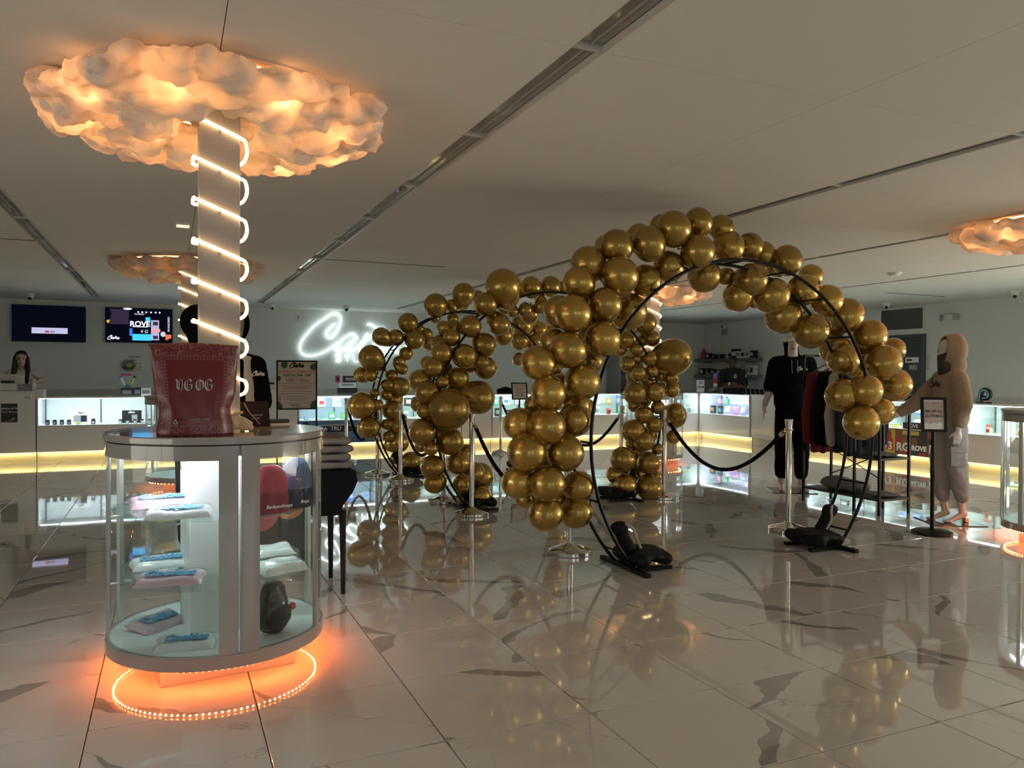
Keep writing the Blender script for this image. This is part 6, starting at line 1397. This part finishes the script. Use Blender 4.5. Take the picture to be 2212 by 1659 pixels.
fill('the counter behind the menu stand', 1.55, (5.54, YC, 0), 0, [('atop the shelf of', .30, ZS, .05, 1.5, [b2_('teal', 'white', .13, .14), b2_('white', 'blue', .12, .13), b2_('grey', 'white', .13, .12), p_('lilac'), p_('yellow', 'orange'), b2_('blue', 'white')]), ('low in', .16, ZF, .05, 1.5, [b2_('black', 'grey', .10, .16), b2_('black', 'white', .12, .12), b2_('white', 'black', .12, .15), p_('yellow', 'white', .15, .18), b2_('teal', 'white'), p_('pink', 'white')])])
fill('the counter left of the case', 1.55, (7.10, YC, 0), 0, [('atop the shelf of', .30, ZS, .05, 1.5, [p_('yellow', 'red', .13, .12), b2_('lime', 'yellow', .12, .12), p_('yellow', 'green', .13, .12), b2_('cream', 'white'), b2_('orange', 'white'), p_('blue', 'white')]), ('low in', .16, ZF, .05, 1.5, [p_('lime', 'green'), ('bottle', 'magenta', 'black', .11, .18), b2_('white', 'grey', .12, .16), p_('red', 'black', .11, .12), p_('green', 'yellow')])])
fill('the back corner counter', 1.62, (8.66, YC, 0), 0, [('atop the shelf of', .30, ZS, .05, 1.2, [b2_('teal', 'white', .12, .12), p_('red', 'blue', .16, .17), b2_('orange', 'blue', .14, .15), b2_('grey', 'teal', .12, .12)]), ('low in', .16, ZF, .05, 1.58, [b2_('black', 'red', .14, .17), p_('red', 'orange', .16, .19), p_('lime', 'green', .13, .14), b2_('yellow', 'white', .08, .06), b2_('lime', 'black', .08, .06), ('bottle', 'grey', 'orange', .13, .16)])])
fill('the purple-lit counter', 1.56, (XC, YC-.02, 0), R90, [('atop the shelf of', .30, ZS, .2, 1.5, [('bottle', 'pink', 'purple', .10, .13), ('bottle', 'green', 'black', .10, .14), b2_('white', 'grey', .16, .05), b2_('white', 'grey', .16, .05), p_('pink', 'white', .14, .17), b2_('teal', 'lilac', .10, .12)]), ('low in', .16, ZF, .15, 1.52, [b2_('black', 'orange', .15, .17), b2_('black', 'teal', .15, .17), p_('lilac', 'white', .16, .17), p_('pink', 'lilac', .16, .17), p_('lilac', 'white', .16, .17), p_('white', 'lilac', .15, .18)])])
fill('the counter behind the rack', 1.5, (XC, 10.40, 0), R90, [('atop the shelf of', .30, ZS, .1, 1.4, [b2_('white', 'black', .14, .12), b2_('black', 'white', .14, .12), b2_('white', 'blue', .14, .12), b2_('grey', 'white', .14, .12)]), ('low in', .16, ZF, .1, 1.4, [b2_('black', 'white', .13, .12), b2_('white', 'pink', .13, .12), b2_('black', 'yellow', .13, .12), b2_('yellow', 'white', .13, .10)])])
fill('the collage-front counter', 1.45, (XC, 8.88, 0), R90, [('atop the shelf of', .30, ZS, .1, 1.4, [b2_('white', 'blue', .14, .10), b2_('blue', 'white', .14, .10), b2_('white', 'grey', .14, .10), b2_('lilac', 'white', .14, .10), b2_('yellow', 'black', .14, .08)]), ('low in', .16, ZF, .05, 1.4, [b2_('yellow', 'white', .14, .05), b2_('white', 'yellow', .14, .05), ('box', 'white', 'pink', .16, .14), b2_('black', 'grey', .12, .10), b2_('yellow', 'black', .12, .06), b2_('blue', 'purple', .12, .05)])])
fill('the right-edge counter', 2.6, (XC, 7.41, 0), R90, [('low in', .18, ZF, .10, 1.0, [('carton', 'red', 'white', .075, .13), ('carton', 'red', 'white', .075, .13), ('carton', 'red', 'white', .075, .13), ('carton', 'red', 'white', .075, .13)]), ('atop the shelf of', .32, ZS, .35, 1.1, [b2_('grey', 'teal', .10, .03), b2_('teal', 'white', .10, .03)])])

# counter tops
def boxes_on(lst, z, Y):
    for (u0, v0, u1, v1), c, c2, lb, nm in lst:
        a, b_ = at(u0, v1, Y), at(u1, v0, Y); w = b_.x-a.x
        item('box', c, c2, ((a.x+b_.x)/2, Y, z), 0, lb, None, w, b_.z-z if b_.z-z > .03 else .04, .10)
ZT = .9725
boxes_on([((261, 838, 288, 856), 'black', 'grey', 'black product box under the V-shaped display on the left counter', ''), ((289, 837, 305, 856), 'black', 'grey', 'dark framed box next to the V-shaped display on the left counter', ''), ((305, 838, 326, 856), 'white', 'grey', 'white printed box on the left counter beside the red pouch', '')], ZT, YC+.3)
vz = at(276, 838, YC+.3)
t = thing('counter_display', 'clear V-shaped vape pen display on the left counter', 'display stand', (vz.x, YC+.3, at(276, 837, YC+.3).z), 0)
obj('acrylic_back', MB().box(-.11, .11, .02, .026, 0, .30), M_GLASS, t, smooth=None)
for s, c in ((-1, 'white'), (1, 'lime')): obj('pen', MB().tube([(s*.03, 0, .02), (s*.10, 0, .17)], .017, 8), pm(c), t); obj('pen_cap', MB().tube([(s*.095, -.001, .155), (s*.105, -.001, .18)], .021, 8), pm('blue' if s < 0 else 'black'), t)
obj('pen_holder', MB().rbox(-.04, .04, -.02, .02, 0, .04, .006), pm('blue'), t, smooth=None); obj('header_print', MB().box(-.10, .06, .012, .018, .19, .22), pm('magenta'), t, smooth=None)
P = at(276, 789, YB-.3)
t = thing('hexagon_display', 'clear hexagonal display with a yellow smiley on the wall side of the left counter', 'display', (P.x, YB-.06, P.z), 0)
hexo = [(.125*math.cos(PI/3*k), .115*math.sin(PI/3*k)) for k in range(6)]
obj('tray', MB().plate(hexo, 0, .05), mat('smoky_acrylic', (.16, .165, .16), .2), t, smooth=None); obj('contents', MB().plate([(-.115, -.02), (.115, -.02), (.06, -.105), (-.06, -.105)], -.004, 0), pm('black'), t, smooth=None)
fc_ = obj('smiley_disc', MB().plate(el(.015, .0, .042, .042, 20), -.008, -.003), pm('yellow'), t, smooth=None)
for s in (-1, 1): obj('smiley_eye', MB().plate(el(.015+s*.014, .012, .006, .008, 8), -.010, -.008), pm('black'), fc_, smooth=None)
obj('smiley_mouth', MB().ribbon([(-.008, -.010), (.015, -.022), (.038, -.010)], .007, -.008), pm('black'), fc_, smooth=None)
P = at(291, 783, YB-.001)
t = thing('wall_flyer', 'white CUP SALE $40 flyer on the back wall', 'flyer', (P.x, YB-.001, P.z), 0)
sh = obj('sheet', MB().box(-.12, .12, -.003, 0, -.17, .15), M_PAPER, t, smooth=None)
text('lettering', 'CUP SALE', .052, (0, -.0034, .10), M_TEXTK, sh, bold=.001, sx=.9); text('lettering', '$40', .06, (-.02, -.0034, .035), mat('red_print', (.35, .03, .06), .5), sh, bold=.001); text('lettering', '& MORE', .036, (.04, -.0034, -.02), M_TEXTK, sh)
obj('photo_print', MB().box(-.04, .11, -.0034, -.003, -.16, -.05), pm('cream'), sh, smooth=None)
# point of sale sets
def pos(label, px, py, Y, z, s=1.0):
    P = at(px, py, Y); t = thing('payment_terminal', label, 'payment terminal', (P.x, Y, z), 0)
    obj('stand', MB().rbox(-.10*s, .10*s, -.06, .10, 0, .11*s, .008), M_CAMW, t, smooth=None); obj('paper_slot', MB().box(-.08*s, .08*s, -.065, -.03, .11*s, .145*s), M_BLKPL, t, smooth=None)
    M_ = Matrix.Translation((0, .05, .15*s)) @ Matrix.Rotation(.35, 4, 'X'); obj('tablet', MB().rbox(-.19*s, .19*s, -.012, .012, -.06, .09*s, .006, M_), M_CAMW, t, smooth=None)
pos('white payment terminal with a black slot on the tall cash counter', 18, 840, YC+.18, 1.0665, 1.05)
pos('white payment terminal on the cash counter left of the hours sign', 583, 845, YC+.2, 1.0755, .8)
P = at(60, 845, YC+.15)
t = thing('acrylic_box', 'small clear acrylic box beside the left payment terminal', 'acrylic box', (P.x, YC+.15, 1.0665), 0)
b_ = MB(); b_.box(-.05, .05, -.04, -.036, 0, .10); b_.box(-.05, .05, .036, .04, 0, .10); b_.box(-.05, -.046, -.036, .036, 0, .10); b_.box(.046, .05, -.036, .036, 0, .10); b_.box(-.046, .046, -.036, .036, 0, .004)
obj('walls', b_, glass_mat('acrylic', (.8, .82, .82)), t, smooth=None); obj('card_stack', MB().box(-.04, .04, -.03, .03, .005, .05), M_PAPER, t, smooth=None)
t = thing('pump_bottle', 'white pump bottle at the right end of the tall cash counter', 'bottle', (at(72, 845, YC+.14).x, YC+.14, 1.0665), 0)
obj('body', MB().lathe([(.028, 0), (.03, .004), (.03, .12), (.012, .14)], 14), M_CAMW, t, smooth=.6); obj('pump', MB().tube([(0, 0, .14), (0, 0, .19), (-.03, 0, .19)], .006, 6), M_CAMW, t)
boxes_on([((729, 838, 771, 852), 'black', 'black', 'black box under the stacked photo cartons on the blue-lit counter', '')], ZT, YC+.3)
zb0 = at(750, 837, YC+.3).z
for (u0, u1, v0, v1), c, c2, lb in (((731, 768, 826, 837), 'white', 'grey', 'row of white photo cartons on the black counter box'), ((741, 769, 812, 826), 'black', 'grey', 'upper black photo carton above the white cartons'), ((725, 733, 811, 827), 'magenta', 'black', 'thin dark red carton left of the black photo carton')):
    a, b_ = at(u0, v1, YC+.3), at(u1, v0, YC+.3)
    zz = zb0 if v1 == 837 else at(750, 826, YC+.3).z
    item('box', c, c2, ((a.x+b_.x)/2, YC+.3, zz), 0, lb, None, b_.x-a.x, b_.z-zz, .10)
t = thing('office_chair', 'black office chair back showing above the counter behind the menu stand', 'chair', (at(1092, 845, YC+1.2).x, YC+1.2, 0), PI)
blob('backrest', [('c', (-.14, 0, .78), (.14, 0, .78), .07, .07, (1, .5)), ('c', (-.12, 0, 1.02), (.12, 0, 1.02), .08, .08, (1, .5)), ('e', (0, 0, .9), (.21, .05, .2))], M_BLKF, t, .018, 3)
blob('seat', [('e', (0, -.24, .48), (.24, .24, .05))], M_BLKF, t, .018, 3); obj('gas_lift', MB().tube([(0, -.24, .08), (0, -.24, .46)], .025, 10), M_BLKPL, t); obj('back_arm', MB().tube([(0, -.15, .46), (0, .06, .5), (0, .05, .8)], .02, 8), M_BLKPL, t)
for k in range(5):
    a = 2*PI*k/5; leg = obj('leg', MB().tube([(0, -.24, .10), (.28*math.cos(a), -.24+.28*math.sin(a), .07)], .016, 6), M_BLKPL, t); obj('caster', MB().ball((.28*math.cos(a), -.24+.28*math.sin(a), .03), .03, 10, 6), M_BLKPL, leg)
P = at(1512, 845, YC+.2)
t = thing('counter_flyer', 'white printed flyer stand on the corner counter', 'flyer', (at(1513, 845, YC+.2).x, YC+.2, ZT+.001), -.3)
sh = obj('sheet', MB().box(-.085, .085, -.003, .003, .01, .27), M_PAPER, t, smooth=None); obj('foot', MB().box(-.07, .07, -.03, .05, 0, .01), M_GLASS, t, smooth=None)
text('lettering', 'GAME', .045, (0, -.0034, .23), M_TEXTK, sh, bold=.002); obj('print_line', MB().box(-.06, .06, -.0036, -.003, .185, .20), M_TEXTK, sh, smooth=None)
for k in range(4): obj('picture_print', MB().box(-.07+.037*k, -.04+.037*k, -.0036, -.003, .10, .15), pm(('teal', 'black', 'grey', 'black')[k]), sh, smooth=None)
t = thing('acrylic_display', 'tall clear acrylic display box with a coloured card beside the guard', 'display box', (at(1538, 845, YC+.25).x, YC+.25, ZT+.001), 0)
b_ = MB(); b_.box(-.13, .13, -.10, -.096, 0, .44); b_.box(-.13, .13, .096, .10, 0, .44); b_.box(-.13, -.126, -.096, .096, 0, .44); b_.box(.126, .13, -.096, .096, 0, .44); b_.box(-.126, .126, -.096, .096, .436, .44)
obj('walls', b_, glass_mat('acrylic', (.8, .82, .82)), t, smooth=None)
cd = obj('display_card', MB().box(-.05, .05, -.11, -.105, .14, .42), pm('purple'), t, smooth=None); obj('card_print', MB().box(-.045, .045, -.113, -.11, .20, .32), pm('red'), cd, smooth=None); obj('card_foot', MB().box(-.05, .05, -.113, -.105, .14, .20), M_PAPER, cd, smooth=None)
blob('crumpled_paper', [('e', (-.04, 0, .05), (.07, .07, .05)), ('e', (.06, 0, .09), (.05, .05, .05))], M_PAPER, t, .016, 1, disp=.02)
P = atx(2125, 865, XC+.25)
t = thing('logo_ornament', 'black P-shaped logo ornament on the counter at the right edge', 'ornament', (XC+.25, P.y, ZT+.001), R90)
obj('base', MB().rbox(-.09, .09, -.05, .05, 0, .022, .004), M_BLKPL, t, smooth=None)
pp = smooth_path([(-.045, 0, .03), (-.04, 0, .09), (-.035, 0, .15), (.0, 0, .19), (.05, 0, .185), (.085, 0, .15), (.08, 0, .10), (.045, 0, .075), (.0, 0, .075)], 5)
obj('letter', MB().tube(pp, .034, 10), M_BLKPL, t); obj('outline', MB().tube([p+Vector((0, -.034, 0)) for p in pp], .0045, 6), mat('teal_line', (.10, .35, .36), .4, emit=(.1, .5, .5), es=.25), t)
# shelf stock behind the guard
def shelf_row(z, y0, y1, its, nm):
    n = len(its)
    for j, (k, c, c2, w, h) in enumerate(its):
        item(k, c, c2, (XR-.17, y0+(y1-y0)*(j+.5)/n, z), R90, '%s %s on the %s shelf behind the guard, %s from left' % (c, {'box': 'stock box', 'bottle': 'bottle', 'jar': 'lidded jar'}[k], nm, ORD[j]), 'stock on the guard shelves', w, h, .14)
shelf_row(1.757, 16.05, 15.15, [('bottle', 'magenta', 'magenta', .14, .28), ('box', 'black', 'white', .12, .14), ('box', 'black', 'grey', .10, .11), ('box', 'black', 'grey', .10, .11)], 'upper')
shelf_row(1.757, 14.95, 14.03, [('box', 'white', 'black', .16, .16), ('box', 'black', 'white', .20, .22), ('box', 'white', 'grey', .14, .17), ('box', 'white', 'black', .14, .17), ('box', 'white', 'grey', .14, .17), ('box', 'black', 'white', .10, .17)], 'near upper')
shelf_row(1.362, 16.05, 15.2, [('box', 'black', 'white', .13, .16), ('box', 'black', 'grey', .13, .16), ('box', 'black', 'white', .13, .14), ('box', 'grey', 'white', .13, .12)], 'lower')
shelf_row(1.362, 14.95, 14.03, [('box', 'white', 'black', .12, .10), ('box', 'white', 'grey', .12, .10), ('box', 'white', 'black', .12, .22), ('box', 'grey', 'white', .12, .22), ('box', 'white', 'grey', .12, .22), ('box', 'white', 'black', .12, .22)], 'near lower')
for j in range(10):
    item('jar', 'black', 'grey', (12.25, 14.95-.15*j, .9015), R90, 'black lidded jar on the dark back bar, %s from left' % ORD[j], 'jars on the back bar', .08, .14)
# cooler with bottles behind the middle arch
a = at(1325, 775, 15.8)
t = thing('drinks_cooler', 'grey glass-front cooler on the back wall behind the nearest arch opening', 'cooler', (a.x, 15.55, 0), 0)
cb = MB(); cb.box(0, .05, 0, .55, 0, 1.80); cb.box(1.30, 1.35, 0, .55, 0, 1.80); cb.box(.05, 1.30, .5, .55, 0, 1.80); cb.box(.05, 1.30, 0, .5, 1.70, 1.80); cb.box(.05, 1.30, 0, .5, 0, .2)
obj('cabinet', cb, mat('cooler_grey', (.30, .31, .31), .4), t, smooth=None)
for z in (.75, 1.05, 1.36): obj('shelf', MB().box(.05, 1.30, .02, .5, z-.015, z), M_SHELF, t, smooth=None)
obj('header', MB().rbox(-.01, 1.36, -.02, .55, 1.80, 2.02, .004), mat('cooler_header', (.55, .45, .10), .4), t, smooth=None); obj('header_print', MB().box(.5, 1.2, -.023, -.02, 1.83, 1.99), pm('orange'), t, smooth=None)
for zi, z in enumerate((1.052, 1.362)):
    for k in range(6): item('bottle', ('red', 'pink', 'white', 'red', 'teal', 'orange')[k], 'black', (a.x+.15+.2*k, 15.75, z), 0, '%s bottle on the %s cooler shelf, %s from the left' % (('red', 'pink', 'white', 'red', 'teal', 'orange')[k], ('lower', 'upper')[zi], ORD[k]), 'bottles in the cooler', .09, .22)
# right-hand case content
for k, (px, py, z, lb) in enumerate(((2180, 1058, S2, 'black sunglasses pouch on the middle shelf of the right case'), (2165, 1115, S0, 'black crumpled pouch on the floor of the right case'))):
    P = Vector((6.42, 3.72-.0*k, 0))
    o = blob('black_pouch', [('c', (-.07, 0, .025), (.07, .02, .025), .024, .02), ('e', (0, .01, .03), (.06, .04, .024))], M_BAG, None, .009, 2, (6.46+.02*k, 3.82, z+.003), (0, 0, .5+k), .006); tag(o, lb, 'pouch')
t = thing('display_card', 'purple printed card inside the right-edge case', 'display card', (6.50, 3.74, S1+.002), -.9)
obj('card', MB().box(-.055, .055, -.002, .002, 0, .15), pm('lilac'), t, smooth=None); obj('card_print', MB().box(-.045, .045, -.0032, -.002, .02, .13), pm('purple'), t, smooth=None)
try: bpy.data.scenes.remove(_WS)
except Exception: pass
